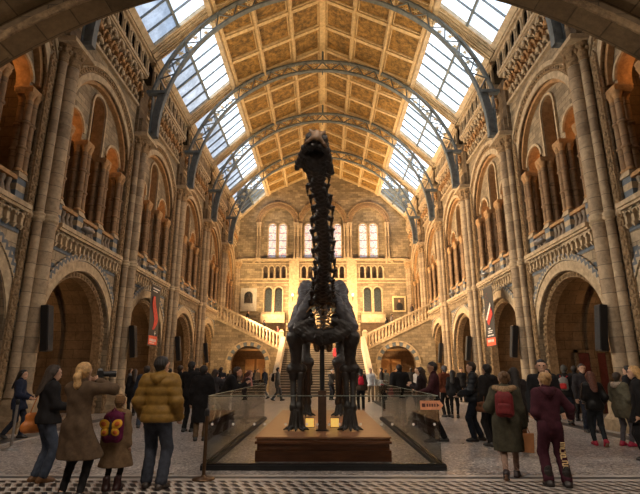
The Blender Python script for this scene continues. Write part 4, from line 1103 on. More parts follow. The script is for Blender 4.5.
def person(label, X, Y, face=0, H=1.75, z=0.0, wide=1.0, sex='m', lean=0, sway=0, head=(0, 0), hands=(None, None), feet=None, vox=.016, skin=SKIN_A, grip=(0, 0),
           top=None, coat=None, legs=None, shoes=((.03, .028, .027), 0), hair=None, hat=None, scarf=None, group=None, cat='person', child=False, kneel=0):
    """lean: degrees the trunk tips forwards; head: (yaw to the left, pitch up) in degrees; hands: wrist targets; feet: ankle spots ((x, y, z, toe pitch, toe yaw) x 2)"""
    t = thing('person', label, cat, (X, Y, z), R(face), group)
    s = H / 1.75; w = s * wide
    hip = .945 * s - kneel; la = R(lean)
    def up(v):                                                             # trunk frame -> local
        y = v[1] * math.cos(la) + v[2] * math.sin(la); zz = -v[1] * math.sin(la) + v[2] * math.cos(la)
        return V3(v[0] + sway * v[2], y, hip + zz)
    shw = (.185 if sex == 'm' else .16) * w; hw = .085 * w
    chest = up(V3(0, 0, .40 * s)); neck0 = up(V3(0, -.01, .53 * s)); belly = up(V3(0, .01, .14 * s))
    hs = s if not child else s * 1.0; hr = .098 * (s if not child else .86 * s + .12)
    hc = up(V3(0, .025 * s, .53 * s + .155 * s + (.02 if child else 0)))
    yaw, pit = R(head[0]), R(head[1])
    def hd(x, y, zz):                                                      # head frame -> local
        x, y, zz = x * hr / .098, y * hr / .098, zz * hr / .098
        y2 = y * math.cos(pit) - zz * math.sin(pit); z2 = y * math.sin(pit) + zz * math.cos(pit)
        return V3(hc[0] + x * math.cos(yaw) - y2 * math.sin(yaw), hc[1] + x * math.sin(yaw) + y2 * math.cos(yaw), hc[2] + z2)
    if feet is None: feet = ((-.10, -.02, 0, 0, 8), (.10, .03, 0, 0, -8))
    joints = []
    for q, e in enumerate((-1, 1)):
        f = feet[q]; ank = V3(f[0] * w, f[1] * s, .085 * s + f[2]); h0 = V3(e * hw + sway * 0, -.0, hip - .03 * s)
        kn, ank2 = ik(h0, ank, .44 * s, .43 * s, V3(e * .15, 1, .1)); joints.append((h0, kn, ank2, f))
    arms = []
    for q, e in enumerate((-1, 1)):
        sh = up(V3(e * shw, -.005, .475 * s)); tg = hands[q]
        tg = V3(e * (shw + .075 * s), (.06 + .35 * math.sin(la)) * s, .0) + V3(0, 0, sh[2] - .55 * s) if tg is None else V3(*tg) * s
        el, wr = ik(sh, tg, .30 * s, .27 * s, V3(e * 1.0, -.1, -.45) if tg[2] > sh[2] - .06 * s else V3(e * .45, -.9, -.35)); arms.append((sh, el, wr))
    # ---- body
    B = [(V3(0, 0, hip - .04 * s), belly, .125 * w, .118 * w, .08, .75), (belly, chest, .12 * w, .145 * w, .08, .68), (up(V3(-shw * .75, 0, .44 * s)), up(V3(shw * .75, 0, .44 * s)), .075 * s, .075 * s, .08),
         (neck0, hc + (neck0 - hc) * .35, .058 * s, .052 * s, .03)]
    for h0, kn, an, f in joints: B += [(h0, kn, .085 * w, .058 * w, .05), (kn, an, .056 * w, .038 * w, .03)]
    for sh, el, wr in arms: B += [(sh, el, .05 * w, .042 * w, .04), (el, wr, .041 * w, .029 * w, .03)]
    B += [(hd(0, -.02, .025), hd(0, -.02, .03), .092 * hr / .098, .092 * hr / .098, .02, 1.0), (hd(0, .015, .02), hd(0, .03, -.05), .082 * hr / .098, .058 * hr / .098, .03), (hd(0, .05, -.085), hd(0, .055, -.08), .034 * hr / .098, .034 * hr / .098, .03),
          (hd(0, .092, .005), hd(0, .106, -.028), .011, .013, .015), (hd(-.025, .098, -.062), hd(.025, .098, -.062), .011, .011, .012)]
    for e in (-1, 1): B += [(hd(e * .088, -.01, .015), hd(e * .09, -.015, -.02), .018, .013, .01), (hd(e * .034, .085, .03), hd(e * .045, .082, .03), .018, .016, .015)]
    shoe = []
    for h0, kn, an, f in joints:
        ty = R(f[4]); tp = R(f[3]); fd = V3(-math.sin(ty) * math.cos(tp), math.cos(ty) * math.cos(tp), -math.sin(tp)); dn = V3(-math.sin(ty) * -math.sin(tp) * -1, -math.cos(ty) * math.sin(tp), -math.cos(tp))
        k = .9 if sex == 'f' else 1.0
        heel = an - fd * .05 * s + dn * .052 * s; ball = an + fd * .115 * s * k + dn * .060 * s; toe = an + fd * .165 * s * k + dn * .062 * s
        pr = [(an, heel, .040 * s, .036 * s, .03), (heel, ball, .034 * s, .036 * s, .03), (an, ball, .038 * s, .032 * s, .03), (ball, toe, .036 * s, .026 * s, .02)]
        B += pr; shoe.append((pr, an, heel, toe, dn, fd))
    for q, (sh, el, wr) in enumerate(arms):
        e = (-1, 1)[q]; d = (wr - el) / np.linalg.norm(wr - el); side = np.cross(d, V3(0, 1, 0.2)); side /= np.linalg.norm(side) + 1e-9; nrm_ = np.cross(side, d)
        if nrm_[1] < 0: side, nrm_ = -side, -nrm_
        palm = wr + d * .075 * s; B.append((wr, palm, .030 * s, .036 * s, .02, 1.0))
        cu = .25 + grip[q]
        for k in range(4):
            o = side * (k - 1.5) * .019 * s; L_ = (.036, .042, .040, .032)[k] * s; base = palm + o + d * .012 * s
            d2 = d * math.cos(cu) + nrm_ * math.sin(cu); d3 = d * math.cos(2.3 * cu) + nrm_ * math.sin(2.3 * cu); m1 = base + d2 * L_
            B += [(base, m1, .0105 * s, .0095 * s, .004), (m1, m1 + d3 * L_ * .95, .0095 * s, .0075 * s, .003)]
        th = wr + d * .03 * s + side * .03 * s * (1 if q == 0 else -1); dt = d * .75 + side * .5 * (1 if q == 0 else -1) + nrm_ * .35
        B += [(th, th + dt * .05 * s, .0125 * s, .010 * s, .008), (th + dt * .05 * s, th + (dt * .7 + nrm_ * .4) * .08 * s + dt * .012 * s, .010 * s, .008 * s, .003)]
    eyes = [hd(e * .036, .095, .022) for e in (-1, 1)]
    def reg(c): return ((np.linalg.norm(c - eyes[0], axis=1) < .0115) | (np.linalg.norm(c - eyes[1], axis=1) < .0115)).astype(np.int32)
    smooth_solid(B, vox * .8, 'body', [skin_mat(skin), M_eye], t, region=reg, cuts=[((0, 0, .004), (0, 0, -1))])
    # ---- clothing
    lg = legs or dict(c=(.03, .03, .035), fit=.014)
    fit = lg.get('fit', .014)
    if not lg.get('bare'):
        P = [(V3(0, 0, hip - .06 * s), belly, .125 * w + fit, .12 * w + fit, .08, .78)]
        for h0, kn, an, f in joints: P += [(h0, kn, .086 * w + fit, .060 * w + fit, .05), (kn, an + (kn - an) * lg.get('cut', .06), .057 * w + fit, (.042 + lg.get('flare', .01)) * w + fit, .03)]
        wv = (lambda x, y, zz: .0025 * np.sin(zz * 42 + x * 33 + y * 40) + .002 * np.sin(zz * 19 + x * 60)) if vox < .019 else None
        smooth_solid(P, vox, lg.get('name', 'trousers'), cloth(lg.get('mat', 'cloth_%d_%d_%d' % tuple(int(q * 1000) for q in lg['c'])), lg['c']), t, wave=wv)
    for pr, an, heel, toe, dn, fd in shoe:
        sc_, kind = shoes[0], shoes[1]; m = plain('shoe_%d_%d_%d' % tuple(int(q * 1000) for q in sc_), sc_, .45, var=.3, bmp=.1)
        g = .008 if kind != 'boot' else .016
        P = [(a, b_, r0 + g, r1 + g, k) for a, b_, r0, r1, k in pr]
        if kind == 'boot': P.append((an, an + V3(0, 0, .13 * s), .052 * s + .01, .055 * s + .012, .03))
        o = smooth_solid(P, vox * .8, 'boot' if kind == 'boot' else 'shoe', m, t, cuts=[(an + dn * .083 * s, dn), ((0, 0, .002), (0, 0, -1))])
        if kind not in (0, 'boot'):
            smooth_solid([(heel, toe, .042 * s, .036 * s, .0)], vox * .7, 'sole', plain('pale_sole', (.45, .40, .36), .6), o, cuts=[(an + dn * .0845 * s, dn), (an + dn * .066 * s, -dn)])
        if kind == 'boot' and len(shoes) > 2:
            smooth_solid([(an + V3(0, 0, .135 * s), an + V3(0, 0, .165 * s), .062 * s, .062 * s, .02)], vox * .8, 'fur_cuff', plain('black_fur', (.02, .017, .016), .95, var=.6, scale=40, bmp=1), o, wave=lambda x, y, zz: .006 * np.sin(x * 260) * np.sin(y * 240) * np.sin(zz * 250))
    def garment(g, name, parent=t):
        f = g.get('fit', .025); hem = g.get('hem', .84) * s; fl = g.get('flare', 0.0); sl = g.get('sleeve', 1.0)
        ch2 = up(V3(0, 0, .36 * s)); P = [(belly, ch2, .125 * w + f, .14 * w + f, .08, .74), (ch2, up(V3(0, -.01, .43 * s)), .14 * w + f, .115 * w + f, .06, .72), (up(V3(-shw * .8, -.005, .455 * s)), up(V3(shw * .8, -.005, .455 * s)), .066 * s + f, .066 * s + f, .06)]
        hz = min(hem, hip); hipc = V3(0, 0, hip - .02 * s)
        P.append((hipc, belly, .132 * w + f, .125 * w + f, .06, .80))
        if hem < hip - .08:
            lowc = V3(sum(j[1][0] for j in joints) / 2 * .6, (joints[0][1][1] + joints[1][1][1]) / 2 * .6 + g.get('swing', 0), hem)
            P.append((hipc, lowc, .135 * w + f, .150 * w + f + fl, .06, .82))
            for h0, kn, an, ff in joints:
                tt = (h0[2] - hem) / max(h0[2] - kn[2], .05)
                e_ = h0 + (kn - h0) * min(tt, 1.0); P.append((h0, e_, .088 * w + f, .085 * w + f + fl * .5, .08))
        for q, (sh, el, wr) in enumerate(arms):
            endp = el + (wr - el) * min(sl, 1.0) * .97
            P += [(sh, el, .056 * w + f * .9, .047 * w + f * .85, .05), (el, endp, .047 * w + f * .85, .037 * w + f * .8, .04)]
        qn = g.get('quilt'); wv = None
        if qn: wv = lambda x, y, zz: -.011 * np.abs(np.sin(PI * zz / qn)) + .004
        elif vox < .019: wv = lambda x, y, zz: .005 * np.sin(x * 36 + zz * 7 + y * 9) * np.clip((1.35 * s - zz) * 2.5, .15, 1) + .003 * np.sin(zz * 31 + x * 26 + y * 22)
        cuts = [((0, 0, hem), (0, 0, -1))] if lean < 25 else []
        return smooth_solid(P, vox, name, cloth(g.get('mat', 'cloth_%d_%d_%d' % tuple(int(q * 1000) for q in g['c'])), g['c'], g.get('rough', .85)), parent, cuts=cuts, wave=wv)
    if top:
        jk = garment(top, top.get('name', 'jacket'))
        cm = jk.data.materials[0]
        if top.get('collar', True): smooth_solid([(neck0 + V3(0, 0, -.02), neck0 + (hc - neck0) * .30, .078 * s + top.get('fit', .02) * .4, .072 * s, .03)], vox, 'collar', cm, jk)
        if top.get('hood'):
            hz_ = top.get('hood_size', 1.0); hp = up(V3(0, -.085 * hz_, .50 * s)); hm = cm if top['hood'] is True else plain('fur_%d' % int(top['hood'][0] * 1000), top['hood'], .95, var=.55, scale=40, bmp=1)
            hq = lambda x, y, zz: hp + V3(x * hz_, y * hz_, zz) * s
            smooth_solid([(hq(-.10, .03, .04), hq(0, -.05, .0), .05 * s, .065 * s, .04), (hq(.10, .03, .04), hq(0, -.05, .0), .05 * s, .065 * s, .04), (hq(-.11, .06, .03), hq(-.09, .13, .0), .045 * s, .04 * s, .03), (hq(.11, .06, .03), hq(.09, .13, .0), .045 * s, .04 * s, .03)],
                         vox, 'hood' if top['hood'] is True else 'fur_trim', hm, jk, wave=None if top['hood'] is True else (lambda x, y, zz: .008 * np.sin(x * 150) * np.sin(y * 160) * np.sin(zz * 155)))
    # ---- hair and hats
    if hair:
        hcol, kind = hair; hm = plain('hair_%d_%d_%d' % tuple(int(q * 1000) for q in hcol), hcol, .5, var=.45, scale=26, bmp=.8)
        q_ = hr / .098
        P = [(hd(0, -.025, .042), hd(0, -.03, .035), .100 * q_, .100 * q_, .02), (hd(0, -.045, .0), hd(0, -.05, -.035), .080 * q_, .062 * q_, .03), (hd(0, .03, .085), hd(0, .05, .078), .045 * q_, .04 * q_, .03)]
        if kind in ('long', 'longest'):
            ln = .26 if kind == 'long' else .36
            back = hd(0, -.085, -.06); dwn = up(V3(0, -.13 * s - (.02 if top else 0), .53 * s + .06 - ln))
            P += [(hd(-.045, -.04, .0), dwn + V3(-.035, 0, .05), .056, .04, .05), (hd(.045, -.04, .0), dwn + V3(.035, 0, .05), .056, .04, .05), (back, dwn, .065, .045, .05), (hd(-.085, .015, .02), hd(-.095, .0, -.16), .034, .03, .03), (hd(.085, .015, .02), hd(.095, .0, -.16), .034, .03, .03)]
        if kind == 'tail':
            a0 = hd(0, -.12, .03); a1 = hd(.0, -.16, -.05); a2 = hd(.01, -.155, -.16); a3 = hd(.02, -.13, -.25)
            P += [(a0, a1, .034, .045, .02), (a1, a2, .045, .042, .03), (a2, a3, .042, .012, .03)]
        if kind == 'bun': P += [(hd(0, -.11, .07), hd(0, -.12, .075), .05, .05, .02)]
        wv = (lambda x, y, zz: .003 * np.sin(x * 190 + zz * 30)) if vox < .019 else None
        face_cut = [] if kind in ('long', 'longest', 'tail', 'bun') else []
        # keep the face free: cut the cap by a slanting plane through the brow and ears
        nv = hd(0, 1, -.62) - hd(0, 0, 0); P2 = P
        cap = smooth_solid(P2[:3] if kind in ('short', 'bun', 'tail') else P2, vox * .8, 'hair', hm, t, cuts=[(hd(0, .052, .058), nv)], wave=wv)
        if kind in ('tail', 'bun') and len(P) > 3: smooth_solid(P[3:], vox * .7, 'ponytail' if kind == 'tail' else 'hair_bun', hm, cap, wave=wv)
    if hat:
        q_ = hr / .098; hm = cloth('knit_%d_%d' % (int(hat[0] * 1000), int(hat[1] * 1000)), hat, scale=30, bmp=.8)
        smooth_solid([(hd(0, -.02, .06), hd(0, -.035, .075), .106 * q_, .095 * q_, .02), (hd(0, -.05, .01), hd(0, -.05, -.03), .09 * q_, .07 * q_, .03)], vox * .8, 'knitted_hat', hm, t, cuts=[(hd(0, .05, .045), hd(0, 1, -.75) - hd(0, 0, 0))],
                     wave=(lambda x, y, zz: .003 * np.sin(zz * 210)) if vox < .019 else None)
    if scarf:
        smooth_solid([(neck0 + V3(-.05, .03, .02) * s, neck0 + V3(.05, .03, .02) * s, .06 * s, .06 * s, .04), (neck0 + V3(-.05, -.05, .02) * s, neck0 + V3(.05, -.05, .02) * s, .055 * s, .055 * s, .04), (neck0 + V3(.03, .09, .0) * s, up(V3(.05, .16, .3 * s)), .045 * s, .04 * s, .03)], vox, 'scarf', cloth('scarf_%d_%d' % (int(scarf[0] * 1000), int(scarf[1] * 1000)), scarf), t)
    W = Matrix.Translation((X, Y, z)) @ Matrix.Rotation(R(face), 4, 'Z')
    t['_'] = 0; del t['_']
    return dict(o=t, W=W, up=up, s=s, w=w, hip=hip, arms=arms, hd=hd, shw=shw, face=face, pos=(X, Y, z))

def backpack(P, label, col, size=1.0, straps=True, cat='backpack', col2=None, name='backpack'):
    """rests on the back of person P"""
    s = P['s'] * size; c = P['up'](V3(0, -.25 * P['s'], .30 * P['s'])); rz = P['face']
    t = thing(name, label, cat, P['W'] @ Vector(c), R(rz)); m = cloth('bag_%d_%d_%d' % tuple(int(q * 1000) for q in col), col, .6)
    m2 = m if col2 is None else cloth('bag_%d_%d_%d' % tuple(int(q * 1000) for q in col2), col2, .6)
    smooth_solid([((-.07 * s, 0, -.16 * s), (-.07 * s, 0, .1 * s), .085 * s, .08 * s, .05, .75), ((.07 * s, 0, -.16 * s), (.07 * s, 0, .1 * s), .085 * s, .08 * s, .05, .75), ((0, .0, .05 * s), (0, .01, .15 * s), .09 * s, .06 * s, .05, .8)], .014, 'bag_body', m, t)
    smooth_solid([((-.06 * s, -.075 * s, -.14 * s), (.06 * s, -.075 * s, -.14 * s), .055 * s, .055 * s, .03, .6), ((-.06 * s, -.075 * s, -.05 * s), (.06 * s, -.075 * s, -.05 * s), .05 * s, .05 * s, .03, .6)], .014, 'front_pocket', m2, t)
    if straps:
        b = MB()
        for e in (-1, 1): b = MB(); b.tube([(e * .08 * s, .02, .17 * s), (e * .11 * s, .10 * P['s'], .215 * P['s']), (e * .12 * s, .20 * P['s'], .20 * P['s'])], .016 * s, 6); b.build('strap', m2, t)
    b = MB(); b.tube([(-.03 * s, -.02 * s, .2 * s), (0, -.02 * s, .25 * s), (.03 * s, -.02 * s, .2 * s)], .009, 6); b.build('grab_handle', m, t)
    return t
def shoulder_bag(P, label, col, side=1, drop=.42, size=1.0, fwd=0.0, strap=True, cat='bag', name='shoulder_bag', rough=.5):
    s = P['s'] * size; c = P['up'](V3(side * (P['shw'] + .06), -.02 + fwd, .47 * P['s'] - drop)); c[0] += side * .05
    t = thing(name, label, cat, P['W'] @ Vector(c), R(P['face'])); m = plain('leather_%d_%d_%d' % tuple(int(q * 1000) for q in col), col, rough, var=.25, bmp=.2)
    smooth_solid([((0, -.10 * s, -.08 * s), (0, .10 * s, -.08 * s), .075 * s, .075 * s, .05, 1, .7), ((0, -.08 * s, .05 * s), (0, .08 * s, .05 * s), .05 * s, .05 * s, .05, 1, .7)], .013, 'bag_body', m, t)
    if strap:
        top_ = Vector((-side * .10, .02 - fwd, drop - .0)); b = MB(); b.tube([(0, -.08 * s, .08 * s), top_ + Vector((side * .02, -.07, -.02)), top_ + Vector((0, 0, .05)), top_ + Vector((side * .02, .07, -.02)), (0, .08 * s, .08 * s)], .009, 6); b.build('strap', m, t)
    b = MB(); b.box(-side * .0 - .004, .004, -.03 * s, .03 * s, -.02 * s, .03 * s); b.v = [(x + side * .058 * s, y, zz) for x, y, zz in b.v]; b.build('clasp', M_bronze, t)
    return t
def at_hand(P, q, off=(0, 0, 0)):
    return P['W'] @ (Vector(P['arms'][q][2]) + Vector(off))
BLK, NAVY, DGR, GRY = (.014, .013, .014), (.018, .022, .035), (.035, .034, .036), (.12, .12, .125)
JEAN, DJEAN, BRN, RUST = (.05, .062, .09), (.025, .03, .045), (.10, .065, .04), (.17, .05, .025)
H_BLK, H_BRN, H_LBR, H_BLD, H_RED = (.012, .009, .008), (.03, .017, .010), (.12, .065, .03), (.50, .30, .12), (.11, .035, .018)
LEGJ = dict(c=JEAN, mat='blue_denim', fit=.014); LEGD = dict(c=DJEAN, mat='dark_denim', fit=.012); LEGB = dict(c=BLK, fit=.010); LEGT = dict(c=BLK, name='leggings', fit=.005, flare=-.002)
def G(u, v): return ground(u, v)
# 1 woman in the brown coat taking a picture
x, y = G(66, 503)
p = person('blonde woman in long brown coat and black leggings holding a camera up to her face', x, y, -18, 1.70, sex='f', vox=.012, head=(12, 4), hands=((-.12, .17, 1.50), (.10, .20, 1.50)), grip=(.6, .6),
           feet=((-.12, 0, 0, 0, 8), (.14, .04, 0, 0, -8)), top=dict(c=(.085, .055, .033), fit=.028, hem=.52, flare=.12, name='coat', mat='brown_wool'), legs=LEGT, hair=(H_BLD, 'tail'), shoes=(BLK, 0))
cm = p['W'] @ Vector((.03, .27, 1.56)); t = thing('camera', 'black camera with a long lens held by the blonde woman in brown coat', 'camera', cm, R(-60))
b = MB(); b.box(-.07, .07, -.035, .035, -.05, .045); b.build('camera_body', M_black, t)
b = MB(); b.cyl((0, .035, 0), (0, .12, 0), .036, .034, 16); b.cyl((0, .12, 0), (0, .21, 0), .042, .044, 16); b.build('lens', M_black, t)
b = MB(); b.taper((0, 0), .045, .075, .07, .06, .04, .05); b.build('viewfinder_hump', M_black, t)
# 2 dark haired woman with the orange bag
x, y = G(36, 483)
p = person('dark-haired woman in black jacket and jeans facing the hall beside the brown coat', x, y, -42, 1.68, sex='f', vox=.013, head=(-8, 0), hands=((-.18, .20, .95), (.10, .30, 1.1)), top=dict(c=BLK, fit=.03, hem=.86), legs=LEGJ, hair=(H_BRN, 'long'), shoes=((.16, .075, .03), 1))
shoulder_bag(p, 'orange leather bag on the shoulder of the dark-haired woman in jeans', (.50, .16, .03), -1, .50, 1.25, -.04)
# 3 woman in dark blue coat further back by the pier
x, y = G(11, 439)
person('long-haired woman in navy coat near the first pier, seen from the side', x, y, -75, 1.62, sex='f', vox=.014, head=(-10, 0), hands=((-.12, .28, 1.02), (.12, .26, 1.04)), feet=((-.08, .15, 0, 0, 5), (.09, -.22, .04, 25, 0)), top=dict(c=(.02, .026, .05), fit=.028, hem=.74, flare=.02), legs=LEGD, hair=(H_BLK, 'long'), skin=SKIN_A)
# 4 little girl
x, y = G(110, 491)
p = person('little girl in tan coat and knitted hat seen from behind', x, y, 4, 1.22, sex='f', vox=.011, child=True, cat='child', top=dict(c=(.18, .115, .063), fit=.026, hem=.43, flare=.09, name='coat', mat='tan_wool'), legs=dict(c=(.03, .022, .02), name='tights', fit=.006, flare=-.004), hat=(.23, .13, .06), hair=(H_LBR, 'short'), scarf=(.22, .12, .05), shoes=((.035, .012, .012), 'boot'), hands=((-.30, .02, .62), (.30, .02, .62)))
bp = backpack(p, 'purple butterfly backpack with yellow wings worn by the little girl', (.12, .012, .05), 1.35, col2=(.14, .02, .07), name='butterfly_backpack')
M_yel = plain('yellow_felt', (.75, .40, .03), .8); M_org = plain('orange_felt', (.55, .12, .02), .8)
for e in (-1, 1):
    for (cx, cz, rx, rz_, tl) in ((.082, .045, .078, .062, .5), (.066, -.055, .062, .05, -.5)):
        b = MB(); b.sphere((0, 0, 0), 1, 16, sc=(rx, .022, rz_)); b.xf(Matrix.Translation((e * cx, -.105, cz - .02)) @ Matrix.Rotation(-e * tl, 4, 'Y')); w_ = b.build('wing', M_yel, bp)
        b = MB(); b.sphere((0, 0, 0), 1, 12, sc=(rx * .5, .012, rz_ * .5)); b.xf(Matrix.Translation((e * cx * 1.1, -.124, cz * 1.1 - .02)) @ Matrix.Rotation(-e * tl, 4, 'Y')); b.build('wing_spot', M_org, w_)
b = MB(); b.sphere((0, -.118, -.03), 1, 10, sc=(.018, .024, .10)); b.build('butterfly_body', M_black, bp)
for e in (-1, 1): b = MB(); b.tube([(0, -.12, .06), (e * .035, -.12, .115)], .006, 5); b.build('antenna', M_black, bp)
# 5 man in mustard puffer
x, y = G(151, 489)
person('man in mustard quilted jacket and jeans standing with his back turned', x, y, -4, 1.80, wide=1.06, vox=.012, head=(-22, 3), top=dict(c=(.20, .112, .024), fit=.045, hem=.86, quilt=.125, hood=True, mat='mustard_nylon', rough=.5), legs=dict(c=(.04, .045, .06), mat='grey_denim', fit=.02, flare=.016), hair=(H_BLK, 'short'), shoes=((.03, .022, .018), 0), hands=((-.26, .12, .92), (.26, .12, .92)), feet=((-.10, .05, 0, 0, 12), (.13, -.04, 0, 0, -14)))
# crowd to the left behind them
def P_(lab, u, v, face, **k): x, y = G(u, v); return person(lab, x, y, face, **k)
P_('person in very long black coat with back turned by the bronze barrier post', 199, 441, 5, H=1.72, vox=.016, top=dict(c=BLK, fit=.035, hem=.42, flare=.04, name='coat'), legs=dict(c=(.13, .085, .05), fit=.012), hair=(H_BLK, 'short'))
P_('tall man in black jacket raising a hand, beside the very long black coat', 187, 432, -15, H=1.85, vox=.016, top=dict(c=BLK, fit=.03), legs=LEGB, hair=(H_BLK, 'short'), hands=((-.1, .3, 1.3), (.15, .3, 1.5)))
P_('man in dark blue denim jacket behind the mustard jacket', 141, 428, 10, H=1.74, vox=.017, top=dict(c=(.025, .036, .06), fit=.03), legs=LEGJ, hair=(H_BRN, 'short'))
P_('woman in black coat next to the dark blue denim jacket', 130, 416, 30, H=1.66, sex='f', vox=.02, top=dict(c=BLK, fit=.03, hem=.7), legs=LEGB, hair=(H_BRN, 'long'), skin=SKIN_B)
P_('person in grey top at the foot of the second pier on the left', 126, 408, -60, H=1.70, vox=.022, top=dict(c=GRY, fit=.02), legs=LEGD, hair=(H_LBR, 'short'))
P_('man in black coat just right of the mustard jacket, turned away', 176, 420, -10, H=1.78, vox=.018, top=dict(c=BLK, fit=.03, hem=.7), legs=LEGD, hair=(H_BRN, 'short'))
P_('woman in patterned dark jacket photographing beside the bronze barrier post', 212, 425, -35, H=1.64, sex='f', vox=.018, top=dict(c=(.06, .055, .06), fit=.028), legs=LEGD, hair=(H_BRN, 'long'), hands=((-.05, .3, 1.42), (.12, .3, 1.42)))
P_('dark figure standing far back near the left row of piers', 167, 404, 20, H=1.72, vox=.024, top=dict(c=NAVY, fit=.03), legs=LEGB, hair=(H_BLK, 'short'))
P_('bald man in dark suit seen from behind near the pen on the left', 219, 405, 8, H=1.78, vox=.018, top=dict(c=(.02, .02, .024), fit=.025, hem=.78), legs=LEGB, hair=(H_BRN, 'short'))
# leaning couple at the barrier
person('man in black jacket bending forward over the glass on the left', -2.64, 12.9, -84, 1.80, vox=.014, lean=30, head=(0, 2), hands=((-.1, .56, 1.235), (.12, .57, 1.235)), top=dict(c=BLK, fit=.03), legs=LEGB, hair=(H_BRN, 'short'), feet=((-.1, -.1, 0, 0, 6), (.1, .12, 0, 0, -6)))
person('woman with brown hair and pale pink scarf beyond the bending man', -2.50, 15.7, -78, H=1.62, sex='f', vox=.016, lean=10, head=(-6, -8), hands=((-.1, .30, 1.02), (.1, .30, 1.02)), top=dict(c=(.045, .03, .03), fit=.028, hem=.8), legs=LEGB, hair=(H_RED, 'long'), scarf=(.45, .22, .2))
P_('man in dark jacket and grey jeans walking left before the stairs', 264, 399, 70, H=1.74, vox=.018, top=dict(c=NAVY, fit=.028), legs=dict(c=(.10, .11, .12), fit=.016), hair=(H_BLD, 'short'), feet=((-.08, .22, 0, -8, 5), (.09, -.2, .03, 20, 0)))
p = P_('man in grey coat striding right before the stairs', 277, 401, -78, H=1.78, vox=.018, top=dict(c=(.11, .105, .10), fit=.03, hem=.68), legs=dict(c=(.06, .06, .065), fit=.014), hair=(H_BLK, 'short'), feet=((-.08, .24, 0, -8, 5), (.09, -.26, .04, 25, 0)))
backpack(p, 'black rucksack on the striding man in grey coat', BLK)
for q, (u, v, f, c, hc_, sx, lab) in enumerate((
    (246, 393, 150, BLK, H_LBR, 'f', 'fair-haired woman facing the entrance under the left stair arch'),
    (254, 391, 40, NAVY, H_BLK, 'm', 'dark jacketed man in front of the left stair arch'),
    (257, 394, -120, (.09, .07, .06), H_BRN, 'm', 'person in brown jacket near the left stair parapet'),
    (238, 392, 170, (.05, .04, .045), H_BLK, 'm', 'person in grey-brown standing left of the left stair arch'),
    (229, 394, 10, BLK, H_BRN, 'f', 'woman in black under the start of the left balustrade'),
    (218, 396, -30, (.06, .06, .07), H_BRN, 'm', 'man in charcoal far back by the left piers'))):
    P_(lab, u, v, f, H=1.66 + .04 * (q % 4), sex=sx, vox=.026, top=dict(c=c, fit=.03), legs=LEGD, hair=(hc_, 'long' if sx == 'f' else 'short'))
P_('person in dark clothes at the bottom step seen between the forelegs', 310, 398, 100, H=1.74, vox=.02, top=dict(c=BLK, fit=.03, hem=.75), legs=LEGB, hair=(H_LBR, 'short'))
P_('person with grey hair pushing a buggy behind the plinth', 331, 400, -140, H=1.68, vox=.022, lean=10, hands=((-.2, .45, 1.0), (.2, .45, 1.0)), top=dict(c=DGR, fit=.03), legs=LEGD, hair=(GRY, 'short'))
# crowd to the right
p = P_('woman in brown jacket with back turned beside the right foreleg', 361, 411, 0, H=1.70, sex='f', vox=.018, top=dict(c=(.06, .042, .03), fit=.03), legs=LEGB, hair=(H_BLK, 'long'), shoes=((.14, .05, .02), 0))
backpack(p, 'small pink-red backpack on the woman beside the right foreleg', (.55, .02, .05), .75)
P_('man in pale blue shirt standing far back before the right parapet', 371, 402, 165, H=1.72, vox=.022, top=dict(c=(.36, .38, .42), fit=.018, name='shirt'), legs=dict(c=(.16, .12, .08), fit=.014), hair=(H_BRN, 'short'))
P_('man in black jacket looking left before the right stair arch', 382, 398, 80, H=1.78, vox=.022, top=dict(c=BLK, fit=.03), legs=LEGB, hair=(H_BLK, 'short'))
p = person('large person in black coat with back turned beside the glass on the right', 2.52, 16.1, 8, H=1.80, wide=1.12, vox=.018, top=dict(c=BLK, fit=.045, hem=.70), legs=LEGB, hair=(H_BLK, 'short'))
shoulder_bag(p, 'crimson bag at the side of the large person in black coat', (.5, .02, .06), -1, .5, 1.1)
person('woman in black with long brown hair watching the skeleton over the pushchair', 2.95, 14.7, 62, H=1.70, sex='f', vox=.018, top=dict(c=(.03, .02, .022), fit=.03), legs=LEGB, hair=(H_BRN, 'long'), hands=((-.1, .3, 1.2), (.12, .32, 1.25)))
for q, (u, v, f, c, hc_, sx, lab) in enumerate((
    (401, 404, 40, (.22, .19, .17), H_BLK, 'm', 'man in beige jumper among the crowd right of the pen'),
    (386, 395, 10, (.08, .09, .10), H_BRN, 'm', 'person in slate jacket before the right stair arch'),
    (419, 409, 120, (.34, .31, .29), H_LBR, 'f', 'woman in cream jacket among the crowd right of the pen'),
    (412, 396, -20, BLK, H_BLK, 'm', 'dark jacketed man right of the right stair arch'),
    (425, 413, 70, (.28, .27, .28), H_BLK, 'm', 'man in pale grey jacket partly hidden by the maroon shirt'),
    (420, 394, 160, (.03, .03, .05), H_BLD, 'f', 'fair woman in navy near the right end of the far wall'),
    (396, 393, -160, (.14, .08, .05), H_BLK, 'm', 'man in tan coat walking out of the right stair arch'))):
    P_(lab, u, v, f, H=1.66 + .04 * (q % 4), sex=sx, vox=.025, top=dict(c=c, fit=.03), legs=LEGD, hair=(hc_, 'long' if sx == 'f' else 'short'))
